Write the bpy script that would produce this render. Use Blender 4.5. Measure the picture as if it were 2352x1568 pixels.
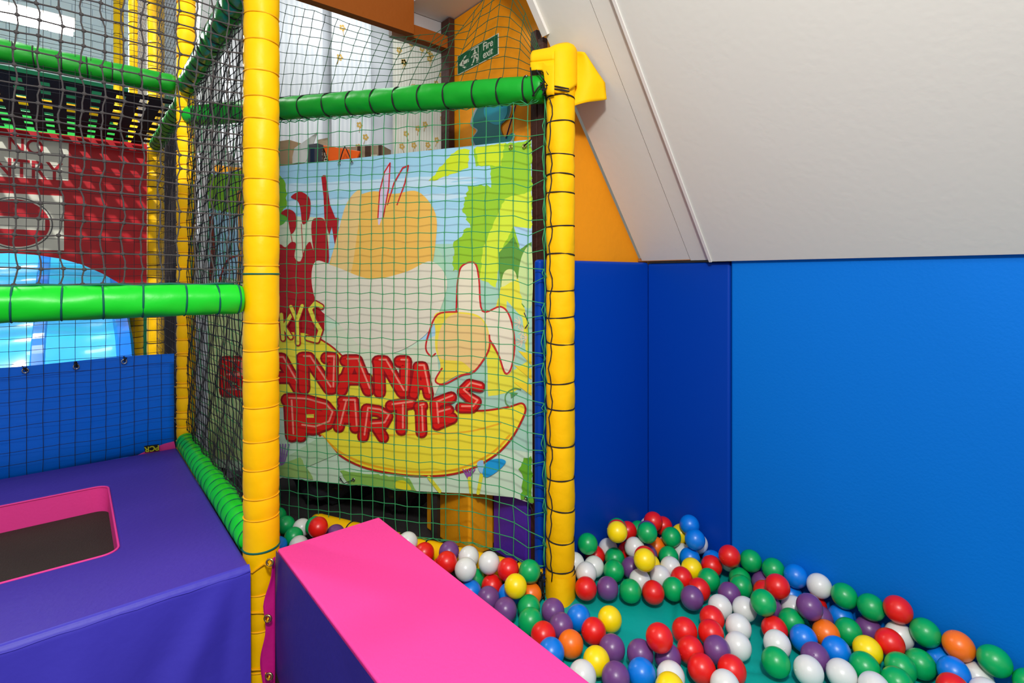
import bpy, bmesh, math, random
import numpy as np
from mathutils import Vector, Matrix
random.seed(7)
for o in list(bpy.data.objects): bpy.data.objects.remove(o)
SC = bpy.context.scene; COL = SC.collection
V = Vector
# ------------------------------------------------------------------ camera
F, CX, HY, CH = 1213.0, 1176.0, 635.0, 1.12
YAW = math.radians(39.8); SN, CS = math.sin(YAW), math.cos(YAW)
cam = bpy.data.cameras.new('camera'); camo = bpy.data.objects.new('camera', cam); COL.objects.link(camo)
camo.location = (0, 0, CH); camo.rotation_euler = (math.pi/2, 0, -YAW)
cam.sensor_width = 36; cam.lens = 36*F/2352; cam.shift_y = -(784-HY)/2352; cam.clip_start = .05
SC.camera = camo
# ------------------------------------------------------------------ world, exposure, lights
w = bpy.data.worlds.new('world'); SC.world = w; w.use_nodes = True
w.node_tree.nodes['Background'].inputs[0].default_value = (.92, .96, 1, 1)
w.node_tree.nodes['Background'].inputs[1].default_value = .5
vs = SC.view_settings; vs.view_transform = 'Standard'; vs.look = 'None'; vs.exposure = 0.1; vs.gamma = 1; vs.use_curve_mapping = False
def area(name, loc, tgt, size, power, col=(1, 1, 1), sy=None):
    l = bpy.data.lights.new(name, 'AREA'); l.energy = power; l.color = col
    l.size = size
    if sy: l.shape = 'RECTANGLE'; l.size_y = sy
    else: l.shape = 'DISK'
    o = bpy.data.objects.new(name, l); COL.objects.link(o); o.location = loc
    o.rotation_euler = (V(tgt)-V(loc)).to_track_quat('-Z', 'Y').to_euler(); return o
area('room_light', (-.15, -.25, 2.25), (1.0, 1.3, .35), .22, 42, (1, .98, .95))
area('ceiling_light', (-.5, -.9, 3.0), (.5, .9, .2), 1.6, 30, (.97, .98, 1))
area('store_light', (1.3, 2.75, 2.95), (1.2, 2.9, 0), .7, 11, (.93, .97, 1))
area('upper_light', (-.9, 4.6, 4.6), (-.2, 4.4, 2.0), .5, 70, (1, .99, .97))
sp_ = bpy.data.lights.new('hall_spot', 'SPOT'); sp_.energy = 1500; sp_.spot_size = math.radians(26); sp_.spot_blend = .3; sp_.shadow_soft_size = .05
spo = bpy.data.objects.new('hall_spot', sp_); COL.objects.link(spo); spo.location = (-1.9, -.9, 5.0)
spo.rotation_euler = (V((-.25, 4.0, 1.9))-V(spo.location)).to_track_quat('-Z', 'Y').to_euler()
area('slide_light', (-.6, 7.4, 3.6), (-.2, 5.6, .9), .9, 120, (.95, .98, 1))
# ------------------------------------------------------------------ helpers
def ray(px, py):
    r, u = (px-CX)/F, (HY-py)/F
    return V((CS*r+SN, -SN*r+CS, u))
def U(px, py, ax, v):
    d = ray(px, py); i = 'XYZ'.index(ax)
    o = CH if ax == 'Z' else 0
    t = (v-o)/d[i]
    return V((0, 0, CH))+d*t
def proj(p):
    p = V(p); r = CS*p.x-SN*p.y; z = SN*p.x+CS*p.y
    return CX+F*r/z, HY-F*(p.z-CH)/z, z
P1 = V((.448, 1.745, 0)); P2 = V((1.335, 1.333, 0)); P3 = V((.448, 3.14, 0)); P4 = V((.448, 4.42, 0)); PR = .051
ND = (P3-P2).normalized(); NN = V((ND.y, -ND.x, 0))
if NN.dot(-P2) < 0: NN = -NN                      # normal of the green net plane, toward the camera side
def N(px, py, off=0):                              # point of a pixel on the net plane, moved back by off
    d = ray(px, py); p0 = P2-NN*off
    t = (p0-V((0, 0, CH))).dot(NN)/d.dot(NN)
    return V((0, 0, CH))+d*t
def zat(P, py): return CH+(HY-py)/F*(SN*P.x+CS*P.y)
def lin(c):
    return tuple(((x/255)/12.92 if x/255 <= .04045 else ((x/255+.055)/1.055)**2.4) for x in c)
MATS = {}
def mat(name, rgb, rough=.5, bump=0, scale=60, spec=.28, var=0, metal=0, sss=0, coat=0, trans=0, emit=0, sheen=0):
    if name in MATS: return MATS[name]
    m = bpy.data.materials.new(name); m.use_nodes = True; nt = m.node_tree; b = nt.nodes['Principled BSDF']
    c = lin(rgb)
    b.inputs['Base Color'].default_value = (*c, 1); b.inputs['Roughness'].default_value = rough
    b.inputs['Specular IOR Level'].default_value = spec; b.inputs['Metallic'].default_value = metal
    b.inputs['Coat Weight'].default_value = coat; b.inputs['Sheen Weight'].default_value = sheen
    if trans: b.inputs['Transmission Weight'].default_value = trans
    if emit: b.inputs['Emission Color'].default_value = (*c, 1); b.inputs['Emission Strength'].default_value = emit
    if bump or var:
        tc = nt.nodes.new('ShaderNodeTexCoord'); n = nt.nodes.new('ShaderNodeTexNoise')
        n.inputs['Scale'].default_value = scale; n.inputs['Detail'].default_value = 4
        nt.links.new(tc.outputs['Object'], n.inputs['Vector'])
        if bump:
            bp = nt.nodes.new('ShaderNodeBump'); bp.inputs['Strength'].default_value = bump; bp.inputs['Distance'].default_value = .01
            nt.links.new(n.outputs['Fac'], bp.inputs['Height']); nt.links.new(bp.outputs['Normal'], b.inputs['Normal'])
        if var:
            mx = nt.nodes.new('ShaderNodeMix'); mx.data_type = 'RGBA'
            n2 = nt.nodes.new('ShaderNodeTexNoise'); n2.inputs['Scale'].default_value = 3; nt.links.new(tc.outputs['Object'], n2.inputs['Vector'])
            mx.inputs['A'].default_value = (*[x*(1-var) for x in c], 1); mx.inputs['B'].default_value = (*[min(1, x*(1+var)) for x in c], 1)
            nt.links.new(n2.outputs['Fac'], mx.inputs['Factor']); nt.links.new(mx.outputs['Result'], b.inputs['Base Color'])
    MATS[name] = m; return m
YEL = mat('yellow_vinyl', (254, 194, 0), .42, .12, 35, spec=.18)
YEL2 = mat('yellow_vinyl_worn', (255, 190, 0), .6, .25, 25, var=.08, spec=.15)
GRN = mat('green_vinyl', (22, 205, 40), .36, .1, 30)
GRND = mat('green_vinyl_dark', (14, 160, 38), .42, .25, 22)
ORW = mat('orange_paint', (238, 148, 8), .7, .15, 40, var=.1)
ORD = mat('orange_paint_shaded', (142, 72, 4), .8, .2, 40)  # header shade put into the colour: orange darkened where little light reaches
WHT = mat('white_board', (217, 216, 205), .8, .06, 50, spec=.15)
WHT2 = mat('white_trim', (225, 221, 212), .6, .05, 50)
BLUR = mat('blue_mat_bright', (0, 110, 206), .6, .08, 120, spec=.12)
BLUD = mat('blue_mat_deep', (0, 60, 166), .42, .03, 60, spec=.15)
BLUP = mat('blue_pvc', (0, 104, 226), .3, .15, 12)
PUR = mat('purple_vinyl', (70, 50, 166), .5, .12, 60, var=.08)
PUR2 = mat('purple_vinyl_front', (66, 58, 182), .45, .12, 30, var=.08)
PNK = mat('pink_vinyl', (248, 66, 156), .6, .1, 90)
PNKD = mat('magenta_fabric', (190, 20, 120), .4, .3, 20)
TEAL = mat('teal_vinyl', (0, 164, 154), .6, .1, 70, var=.06)
RUB = mat('black_rubber_mat', (62, 54, 48), .8, .6, 220, var=.2)
BRN = mat('brown_wood', (66, 36, 26), .6, .3, 60)
BLKC = mat('black_cord', (34, 34, 36), .8)
GRYC = mat('grey_cord', (74, 70, 69), .85, .3, 500)
DRKC = mat('charcoal_cord', (38, 38, 42), .85)
GNC = mat('green_net_cord', (52, 150, 92), .7)
TGRC = mat('teal_cord', (0, 92, 78), .6)
YLC = mat('yellow_cord', (246, 176, 10), .6)
LGC = mat('pale_net_cord', (150, 140, 130), .8)
STEEL = mat('steel', (180, 180, 178), .3, metal=1)
BRASS = mat('brass', (205, 175, 120), .3, metal=1)
WEB = mat('black_webbing', (16, 15, 18), .75, .3, 200)
REDP = mat('red_pvc', (180, 8, 22), .5, .15, 10)
SIGW = mat('sign_cream', (206, 204, 184), .35, .1, 10)
SIGR = mat('sign_red', (180, 10, 28), .5)
SLD = mat('slide_blue', (8, 120, 232), .25, .03, 6, coat=.3, spec=.4)
SLDC = mat('slide_light_blue', (60, 185, 250), .2, .05, 6, coat=.4)

class MB:
    def __init__(s): s.v = []; s.f = []; s.m = []; s.s = []
    def add(s, vs, fs, m=0, sm=False):
        o = len(s.v); s.v += [tuple(x) for x in vs]
        for f in fs: s.f.append([i+o for i in f]); s.m.append(m); s.s.append(sm)
    def box(s, a, b, m=0, M=None):
        (x0, y0, z0), (x1, y1, z1) = a, b
        vs = [V(p) for p in ((x0,y0,z0),(x1,y0,z0),(x1,y1,z0),(x0,y1,z0),(x0,y0,z1),(x1,y0,z1),(x1,y1,z1),(x0,y1,z1))]
        if M: vs = [M @ p for p in vs]
        s.add(vs, [(0,3,2,1),(4,5,6,7),(0,1,5,4),(1,2,6,5),(2,3,7,6),(3,0,4,7)], m)
    def prism(s, pts, d, m=0):                     # pts: planar loop of Vectors, d: thickness vector
        n = len(pts); vs = list(pts)+[p+d for p in pts]
        s.add(vs, [list(range(n)), list(range(2*n-1, n-1, -1))]+[(i, (i+n), (i+1) % n+n, (i+1) % n) for i in range(n)], m)
    def tube(s, pts, r, n=8, m=0, closed=False, caps=True):
        pts = [V(p) for p in pts]; k = len(pts); rs = r if isinstance(r, (list, tuple)) else [r]*k
        t0 = (pts[1]-pts[0]).normalized(); up = V((0, 0, 1)) if abs(t0.z) < .9 else V((1, 0, 0))
        a = t0.cross(up).normalized(); vs = []
        for i, p in enumerate(pts):
            if closed: t = pts[(i+1) % k]-pts[i-1]
            else: t = pts[min(i+1, k-1)]-pts[max(i-1, 0)]
            t.normalize(); a = (a-t*a.dot(t)).normalized(); b = t.cross(a)
            for j in range(n):
                q = 2*math.pi*j/n; vs.append(p+(a*math.cos(q)+b*math.sin(q))*rs[i])
        fs = []
        for i in range(k if closed else k-1):
            for j in range(n):
                A = i*n+j; B = i*n+(j+1) % n; C = ((i+1) % k)*n; fs.append((A, B, C+(j+1) % n, C+j))
        if caps and not closed: fs += [list(range(n-1, -1, -1)), [(k-1)*n+j for j in range(n)]]
        s.add(vs, fs, m, True)
    def ring(s, c, ax, R, r, n=28, m=0, wob=0):
        c = V(c); ax = V(ax).normalized(); up = V((0, 0, 1)) if abs(ax.z) < .9 else V((1, 0, 0))
        a = ax.cross(up).normalized(); b = ax.cross(a); ph = random.random()*6
        s.tube([c+(a*math.cos(q)+b*math.sin(q))*R+ax*wob*math.sin(q+ph) for q in [2*math.pi*i/n for i in range(n)]], r, 6, m, True)
    def ball(s, c, r, m=0, n=8, k=5, sc=(1, 1, 1)):
        c = V(c); vs = [c+V((0, 0, r*sc[2]))]
        for i in range(1, k):
            t = math.pi*i/k
            for j in range(n):
                q = 2*math.pi*j/n; vs.append(c+V((sc[0]*r*math.sin(t)*math.cos(q), sc[1]*r*math.sin(t)*math.sin(q), sc[2]*r*math.cos(t))))
        vs.append(c-V((0, 0, r*sc[2]))); L = len(vs)-1; fs = []
        for j in range(n):
            fs.append((0, 1+j, 1+(j+1) % n)); fs.append((L, L-n+(j+1) % n, L-n+j))
            for i in range(k-2): a = 1+i*n; fs.append((a+j, a+n+j, a+n+(j+1) % n, a+(j+1) % n))
        s.add(vs, fs, m, True)
    def grid(s, fn, nu, nv, m=0, sm=True):
        vs = [fn(i/nu, j/nv) for j in range(nv+1) for i in range(nu+1)]
        s.add(vs, [(j*(nu+1)+i, j*(nu+1)+i+1, (j+1)*(nu+1)+i+1, (j+1)*(nu+1)+i) for j in range(nv) for i in range(nu)], m, sm)
    def build(s, name, ms, parent=None, bevel=0, seg=3, solid=0):
        me = bpy.data.meshes.new(name); me.from_pydata(s.v, [], s.f)
        for m in (ms if isinstance(ms, (list, tuple)) else [ms]): me.materials.append(m)
        me.polygons.foreach_set('material_index', s.m); me.polygons.foreach_set('use_smooth', s.s); me.update()
        o = bpy.data.objects.new(name, me); COL.objects.link(o)
        if parent: o.parent = parent
        if solid:
            k = o.modifiers.new('thickness', 'SOLIDIFY'); k.thickness = solid; k.offset = 0
        if bevel:
            k = o.modifiers.new('bevel', 'BEVEL'); k.width = bevel; k.segments = seg; k.limit_method = 'ANGLE'; k.angle_limit = .6
            for p in me.polygons: p.use_smooth = True
            k.harden_normals = True
        return o
def tag(o, label=None, cat=None, group=None, kind=None):
    if label: o['label'] = label
    if cat: o['category'] = cat
    if group: o['group'] = group
    if kind: o['kind'] = kind
    return o
def st(o): o['kind'] = 'structure'; return o
def thing(name, loc, label, cat, group=None):
    o = bpy.data.objects.new(name, None); o.empty_display_size = .05; o['base'] = 1; del o['base']
    COL.objects.link(o); o.location = loc
    return tag(o, label, cat, group)
def put(o, root):                                    # parent keeping world placement
    o.parent = root; o.matrix_parent_inverse = Matrix.Translation(-V(root.location)); return o
def box(name, a, b, m, bevel=0, seg=3):
    k = MB(); k.box(a, b); return k.build(name, m, bevel=bevel, seg=seg)
def text_mesh(txt, name, m, M, size, depth=.0006, bold=.0, align='CENTER', sx=1):
    c = bpy.data.curves.new(name, 'FONT'); c.body = txt; c.size = size; c.extrude = depth; c.offset = bold
    c.align_x = align; c.align_y = 'CENTER'
    t = bpy.data.objects.new('tmp', c); COL.objects.link(t)
    dg = bpy.context.evaluated_depsgraph_get(); dg.update()
    me = bpy.data.meshes.new_from_object(t.evaluated_get(dg)); bpy.data.objects.remove(t)
    me.name = name; me.transform(M @ Matrix.Diagonal((sx, 1, 1, 1))); me.materials.clear(); me.materials.append(m)
    o = bpy.data.objects.new(name, me); COL.objects.link(o); return o
def frame(o, x, y):                                  # matrix with given origin, x and y axes
    x = V(x).normalized(); y = V(y).normalized(); z = x.cross(y)
    M = Matrix.Identity(4)
    for i, a in enumerate((x, y, z, V(o))):
        for j in range(3): M[j][i] = a[j]
    return M

# ------------------------------------------------------------------ the setting
FL = -.42
k = MB(); k.box((-4, -2.5, FL-.05), (4.5, 10, FL)); st(k.build('floor', mat('grey_floor', (90, 90, 92), .7, .1, 30)))
def pitfloor(u, v):
    x = .47+u*1.5; y = -1.2+v*2.63
    p = V((x, y, 0)); px, py, z = 0, 0, 0
    s1 = (x-1.42)*.55-(y-.95); c = -.012*math.exp(-(s1/.012)**2)+.008*math.exp(-((s1-.03)/.03)**2)
    s2 = (x-1.15)*1.1+(y-1.12); c += -.008*math.exp(-(s2/.014)**2)
    p.z = c+.002*math.sin(x*23)*math.sin(y*19)-.0135; return p
k = MB(); k.grid(pitfloor, 150, 200); st(k.build('floor_pit', TEAL))
k = MB(); k.box((.47, 1.43, -.10), (1.38, 3.3, -.0135)); st(k.build('floor_store', mat('dark_carpet', (48, 44, 44), .9, .6, 300)))
XW, YG, XP, YP = 1.94, 1.40, 1.385, 2.10             # right wall, gable wall, partition wall, its far end
st(box('wall_right', (XW+.06, -2.5, FL), (XW+.14, YG+.1, 1.19), WHT))
# gable wall (orange) beyond the corner mats
sl = 1.409
def ceilz(x): return 1.187+(1.93-x)*sl
k = MB(); k.prism([V((XP, YG+.045, FL)), V((XW+.1, YG+.045, FL)), V((XW+.1, YG+.045, 1.19)), V((1.945, YG+.045, 1.19)), V((1.08, YG+.045, ceilz(1.08)+.02)), V((1.08, YG+.045, 2.33)), V((XP, YG+.045, 2.33))][:4]+[V((XP, YG+.045, ceilz(XP)+.02))], V((0, .05, 0)))
st(k.build('wall_gable', ORW))
st(box('wall_partition', (XP, YG+.10, FL), (XP+.06, YP, 2.33), ORW))
# sloping ceiling: side strip, narrow batten strip and main board
def slope(name, y0, y1, off, th, m, xb=1.93, ztop=3.9, bevel=0):
    n = V((-sl, 0, -1)).normalized()
    xt = 1.93-(ztop-1.187)/sl
    a = V((xb, y0, ceilz(xb)))+n*off; b = V((xt, y0, ztop))+n*off
    k = MB(); k.prism([a, b, b-n*th, a-n*th], V((0, y1-y0, 0))); return st(k.build(name, m, bevel=bevel))
slope('ceiling_slope', -2.5, 1.09, .014, .05, WHT)
slope('ceiling_slope_strip', 1.185, YG+.02, .0, .05, WHT)
slope('trim_1', 1.095, 1.182, .002, .05, WHT)
slope('trim_2', 1.083, 1.094, .019, .03, WHT2)
slope('trim_3', YG+.0, YG+.028, .012, .02, WHT2, xb=1.345, ztop=2.6)
st(box('trim_4', (XW-.012, -2.5, 1.187), (XW+.1, YG+.04, 1.2), mat('bare_wood_edge', (160, 110, 70), .7)))
st(box('ceiling', (.52, 2.2, 3.2), (3.46, 3.5, 3.25), mat('ceiling_grey', (188, 186, 182), .8)))
st(box('ceiling_edge', (1.16, 1.52, 2.335), (XP+.06, 2.155, 2.42), mat('ceiling_white', (236, 234, 232), .8)))
# brown posts at both ends of the partition wall
k = MB(); k.box((XP-.035, YP-.02, -.1), (XP-.003, YP+.05, 2.33)); st(k.build('trim_5', BRN, bevel=.003))
k = MB(); k.box((XP-.028, YG+.047, -.1), (XP-.003, YG+.078, 2.02)); k.box((XP-.028, YG+.082, -.1), (XP-.003, YG+.118, 2.06)); st(k.build('trim_6', BRN, bevel=.003))
# orange header and thin beam over the store opening
zh = 2.186
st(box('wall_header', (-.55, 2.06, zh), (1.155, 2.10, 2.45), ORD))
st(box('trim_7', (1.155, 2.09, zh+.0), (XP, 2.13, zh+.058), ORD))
st(box('wall_board', (1.10, 2.16, 2.20), (2.3, 2.19, 2.7), mat('grey_board', (176, 170, 168), .8, .1, 30)))
# store back wall and side
st(box('wall_back', (.52, 3.42, FL), (3.4, 3.5, 3.2), mat('store_wall', (206, 210, 214), .8, .1, 20, var=.05)))
st(box('wall_store', (3.4, 1.4, FL), (3.46, 3.5, 3.2), WHT))
st(box('wall_far', (-6, 9.0, FL), (4.5, 9.1, 3.72), mat('far_wall_green', (30, 122, 84), .7)))
def brick():
    m = bpy.data.materials.new('painted_brick'); m.use_nodes = True; nt = m.node_tree; b = nt.nodes['Principled BSDF']
    t = nt.nodes.new('ShaderNodeTexBrick'); tc = nt.nodes.new('ShaderNodeTexCoord'); mp = nt.nodes.new('ShaderNodeMapping')
    mp.inputs['Rotation'].default_value = (math.pi/2, 0, 0)
    t.inputs['Color1'].default_value = (*lin((226, 234, 240)), 1); t.inputs['Color2'].default_value = (*lin((218, 228, 236)), 1)
    t.inputs['Mortar'].default_value = (*lin((170, 182, 196)), 1); t.inputs['Scale'].default_value = 2.4; t.inputs['Mortar Size'].default_value = .012
    nt.links.new(tc.outputs['Object'], mp.inputs['Vector']); nt.links.new(mp.outputs['Vector'], t.inputs['Vector'])
    nt.links.new(t.outputs['Color'], b.inputs['Base Color']); return m
st(box('wall_far_upper', (-6, 9.0, 3.72), (4.5, 9.1, 7.5), brick()))

# ------------------------------------------------------------------ padded wall mats
def mat_panel(name, a, b, m, label, bev=.012):
    o = box(name, a, b, m, bevel=bev, seg=4); tag(o, label, 'wall mat', 'padded wall mats'); return o
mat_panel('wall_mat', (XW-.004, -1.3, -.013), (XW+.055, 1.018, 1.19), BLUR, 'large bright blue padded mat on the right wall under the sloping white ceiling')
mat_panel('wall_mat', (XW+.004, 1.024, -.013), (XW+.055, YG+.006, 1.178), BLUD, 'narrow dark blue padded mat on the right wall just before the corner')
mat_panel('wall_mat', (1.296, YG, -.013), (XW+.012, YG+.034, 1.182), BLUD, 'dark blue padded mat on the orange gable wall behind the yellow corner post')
mat_panel('wall_mat', (XP-.045, YG+.122, -.013), (XP-.003, 1.73, .66), mat('violet_mat', (84, 44, 176), .5, .1, 60), 'violet padded mat low on the partition wall below the banner corner', .006)
mat_panel('wall_mat', (1.222, 1.735, -.013), (XP-.036, 2.07, .60), mat('amber_mat', (236, 160, 14), .6, .15, 40), 'amber yellow padded block standing below the banner between black sacks and violet mat', .012)

# ------------------------------------------------------------------ padded posts and rails
def wrap(A, B, r, ties, seed=0, pinch=.06, wr=.02, n=28, step=.012, flat=0):
    """padded sleeve from A to B, pinched at the fractions given in metres along the axis"""
    A, B = V(A), V(B); L = (B-A).length; ax = (B-A)/L; up = V((0, 0, 1)) if abs(ax.z) < .9 else V((1, 0, 0))
    a = ax.cross(up).normalized(); b = ax.cross(a); rnd = random.Random(seed)
    ph = [rnd.random()*6.28 for _ in range(60)]
    ss = sorted(set([0, L]+[i*step for i in range(1, int(L/step))]+[t+d for t in ties for d in (-.006, 0, .006) if 0 < t+d < L]))
    vs = []
    for s_ in ss:
        if ties:
            i = min(range(len(ties)), key=lambda q: abs(ties[q]-s_)); d = abs(ties[i]-s_)
        else: i, d = 0, 9
        p = pinch*math.exp(-(d/.011)**1.3); e = min(s_, L-s_)
        en = .12*math.exp(-(e/.008)**2)
        for j in range(n):
            q = 2*math.pi*j/n
            k_ = wr*math.exp(-(d/.03))*math.sin(5*q+ph[i % 60])+wr*.5*math.sin(3*q+ph[(i+7) % 60]+s_*9)
            rr = r*(1-p-en+k_)
            vs.append(A+ax*s_+(a*math.cos(q)+b*math.sin(q))*rr)
    fs = [(i*n+j, i*n+(j+1) % n, (i+1)*n+(j+1) % n, (i+1)*n+j) for i in range(len(ss)-1) for j in range(n)]
    fs += [list(range(n-1, -1, -1)), [(len(ss)-1)*n+j for j in range(n)]]
    mb = MB(); mb.add(vs, fs, 0, True); return mb
def post(name, A, B, r, ties, m, tm, label, cat, group=None, seed=1, tr=.0022, tie_name='tie', wob=.006, pinch=.06, wr=.02):
    t = thing(name, A, label, cat, group)
    put(wrap(A, B, r, ties, seed, pinch, wr).build('padded_sleeve', m), t)
    A, B = V(A), V(B); ax = (B-A).normalized()
    for s_ in ties:
        k = MB(); k.ring(A+ax*s_, ax, r*.965, tr, 28, 0, wob*(random.random()-.2)); put(k.build(tie_name, tm), t)
    return t
# P1, the big yellow post
b1 = V((P1.x, P1.y, FL)); t1 = V((P1.x, P1.y, 2.6))
ty = [42, 102, 171, 230, 280, 346, 415, 473, 543, 609, 739, 801, 870, 929, 1006, 1069, 1134, 1181, 1347, 1429, 1520]
tz = sorted(zat(P1, y)-FL for y in ty)
post1 = post('padded_post', b1, t1, PR*1.01, tz, YEL, YLC, 'thick bright yellow padded post nearest the camera between purple box and pink block', 'post', 'yellow padded posts', 3, .0022, wob=.004)
for y, r_ in ((629, .003), (1252, .0035)):
    k = MB(); k.ring((P1.x, P1.y, zat(P1, y)), (0, 0, 1), PR*1.0, r_, 28); put(tag(k.build('tie', TGRC), 'dark green cord'), post1)
# P2 right yellow post
b2 = V((P2.x, P2.y, 0)); t2 = V((P2.x, P2.y, zat(P2, 150)))
ty = [228, 285, 357, 405, 445, 521, 586, 666, 727, 785, 875, 935, 1018, 1094, 1163, 1233, 1301, 1329]
post2 = post('padded_post', b2, t2, PR*1.0, sorted(zat(P2, y) for y in ty), YEL2, BLKC, 'yellow padded corner post with black cord lacing standing on the teal floor', 'post', 'yellow padded posts', 5, .0024, wob=.008, wr=.03)
# pointed boot of P2
k = MB(); n = 28; q0 = math.atan2(-P2.y, -P2.x); vs = []
for i, z in enumerate((0.075, .03, -.012)):
    for j in range(n):
        q = 2*math.pi*j/n; e = max(0, math.cos(q-q0))**6*.012*i
        vs.append(P2+V((math.cos(q)*(PR+.003+e), math.sin(q)*(PR+.003+e), z)))
k.add(vs, [(i*n+j, i*n+(j+1) % n, (i+1)*n+(j+1) % n, (i+1)*n+j) for i in range(2) for j in range(n)], 0, True)
put(k.build('boot', YEL2), post2)
# P2 cover at the top: elbow sleeve with a loose flap
cap = thing('joint_cover', V((P2.x, P2.y, zat(P2, 225))), 'loose yellow vinyl cover over the top joint of the corner post', 'cover')
e0 = N(1231, 137, .0); e1 = N(1292, 131, 0)
k = MB(); el = V((P2.x, P2.y, zat(P2, 134)))
def elbow(u, v):
    q = math.pi*(-.08+1.16*v)+math.pi*.0
    s_ = u
    c = e0.lerp(el, s_)
    side = NN
    r1 = .048+.010*s_
    return c+side*math.cos(q)*r1*1.12+V((0, 0, 1))*math.sin(q)*r1*.95-V((0, 0, .018))
k.grid(elbow, 10, 20)
def skirt(sgn):
    def f(u, v):
        top = e0.lerp(el, u)+NN*sgn*(.054+.010*u)-V((0, 0, .03))
        drop = .03 if u < .55 else .03+.09*min(1, (u-.55)/.1)
        return top-V((0, 0, 1))*drop*v+NN*sgn*.004*math.sin(u*9)*v
    return f
k.grid(skirt(1), 16, 6); k.grid(skirt(-1), 8, 4)
def body(u, v):
    q = u*2*math.pi; px, py = math.cos(q), math.sin(q)
    z0 = zat(P2, 105); z1 = zat(P2, 212+10*math.sin(q*2)); rr = PR*1.13*(.55+.45*min(1, (v*6)**.5))
    return V((P2.x+px*rr, P2.y+py*rr, z0+(z1-z0)*v+.008*math.cos(q)))
k.grid(body, 28, 16)
put(k.build('sleeve', YEL2, solid=.003), cap)
k = MB(); fd = V((.80, -.60, 0)).normalized()
def flap(u, v):
    a = P2+V((0, 0, zat(P2, 106))); w_ = .115+.02*v; dr = .215*v
    x = u*w_
    return a+V((.022, -.012, 0))+fd*(x*(.45+.55*min(1, v*1.6))+.01)+V((0, 0, -dr-x*.22*(1-v)+.02*math.sin(math.pi*min(1, v*1.2))*(1-u)+.034*u*v))+V((.6, .8, 0))*.012*math.sin(u*5+v*3)
k.grid(flap, 12, 16); put(k.build('flap', YEL2, solid=.003), cap)
# P3 and the posts behind it
def ties_px(P, ys, base): return sorted(zat(P, y)-base for y in ys)
post('padded_post', V((P3.x, P3.y, FL)), V((P3.x, P3.y, 3.6)), PR*.84, ties_px(P3, list(range(-300, 150, 31))+list(range(250, 1010, 33)), FL), YEL2, YLC,
     'slim yellow post with yellow ties where the blue sheet and green rail end', 'post', 'yellow padded posts', 9, .003, wob=.01, pinch=.13)
post('padded_post', V((P4.x, P4.y, FL)), V((P4.x, P4.y, 4.4)), PR, [i*.09 for i in range(3, 52)], YEL, BLKC,
     'yellow post just right of the red no-entry sheet', 'post', 'yellow padded posts', 11, .003)
post('padded_post', V((.44, 5.8, FL)), V((.44, 5.8, 5.4)), PR*1.1, [i*.1 for i in range(3, 56)], YEL, BLKC,
     'far yellow post second behind the upper green rail', 'post', 'yellow padded posts', 13, .003)
post('padded_post', V((.43, 7.9, FL)), V((.43, 7.9, 6.4)), PR, [i*.12 for i in range(3, 54)], YEL, BLKC,
     'farthest thin yellow post by the painted brick wall', 'post', 'yellow padded posts', 17, .003)
# green rails
def bar_ties_x(A, B, pxs):                        # distances along AB where the bar crosses the given pixel columns
    A, B = V(A), V(B); L = (B-A).length; out = []
    for px in pxs:
        lo, hi = 0., 1.; f0 = proj(A)[0]-px
        for _ in range(40):
            mi = (lo+hi)/2
            if (proj(A.lerp(B, mi))[0]-px)*f0 > 0: lo = mi
            else: hi = mi
        out.append(lo*L)
    return sorted(out)
A = V((-1.15, P1.y, 1.053)); B = V((P1.x-.055, P1.y, 1.053))
rail1 = post('padded_rail', A, B, .0445, [.25, .4, .55]+bar_ties_x(A, B, [28, 143, 236, 328, 424, 498, 544]), GRN, TGRC,
     'bright green padded rail crossing at the left into the nearest yellow post', 'rail', 'green padded rails', 21, .0026, wr=.03, pinch=.03, wob=.004)
A = N(436, 266); B = N(1256, 203)
rail2 = post('padded_rail', A, B, .050, bar_ties_x(A, B, [460, 505, 550, 600, 651, 701, 756, 811, 865, 917, 973, 1032, 1096, 1152, 1211]), GRND, BLKC,
     'dark green padded rail with black cords above the banner net', 'rail', 'green padded rails', 23, .0034, wr=.045, pinch=.05, wob=.004)
k = MB(); p = N(1221, 185)+NN*.048; k.ball(p, .004, 0, 8, 5); put(k.build('rivet', STEEL), rail2)
A = V((-1.6, P3.y, 2.085)); B = V((P3.x-.05, P3.y, 2.085))
post('padded_rail', A, B, .051, bar_ties_x(A, B, [28, 78, 141, 200, 256, 323, 366]), mat('green_vinyl_deep', (12, 128, 24), .45, .15, 25), BLKC,
     'green padded rail at upper left above the black webbing', 'rail', 'green padded rails', 25, .0028, wr=.03)
post('padded_rail', V((P3.x, P3.y-.05, 2.075)), V((P1.x, P1.y+.05, 2.10)), .050, [i*.085+.05 for i in range(15)], mat('green_vinyl_gloss', (10, 128, 42), .25, .3, 18), BLKC,
     'glossy green rail running overhead from the slim post to the nearest post', 'rail', 'green padded rails', 27, .0026, wr=.05)
post('padded_rail', V((P3.x, P3.y+.05, 2.03)), V((P4.x, P4.y-.05, 2.03)), .045, [i*.09+.05 for i in range(13)], GRND, BLKC,
     'green rail running back along the edge of the black webbing', 'rail', 'green padded rails', 29, .0026)
post('padded_rail', V((P3.x-.008, P3.y-.05, .292)), V((P1.x-.008, P1.y+.06, .292)), .045, [i*.062+.04 for i in range(21)], GRN, TGRC,
     'low green padded rail laced to the black net beside the purple box', 'rail', 'green padded rails', 31, .0014, wr=.02)
# yellow base padding under the green net
A = N(600, 1168)+NN*-.02; A.z = .055; B = P2+ND*.07+V((0, 0, .055))
A = P2+ND*1.15+V((0, 0, .028)); B.z = .028
post('padded_rail', B, A, .040, [i*.13+.1 for i in range(7)], YEL2, BLKC, 'yellow padded rail on the floor under the green net behind the balls', 'rail', None, 33, .003)

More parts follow.
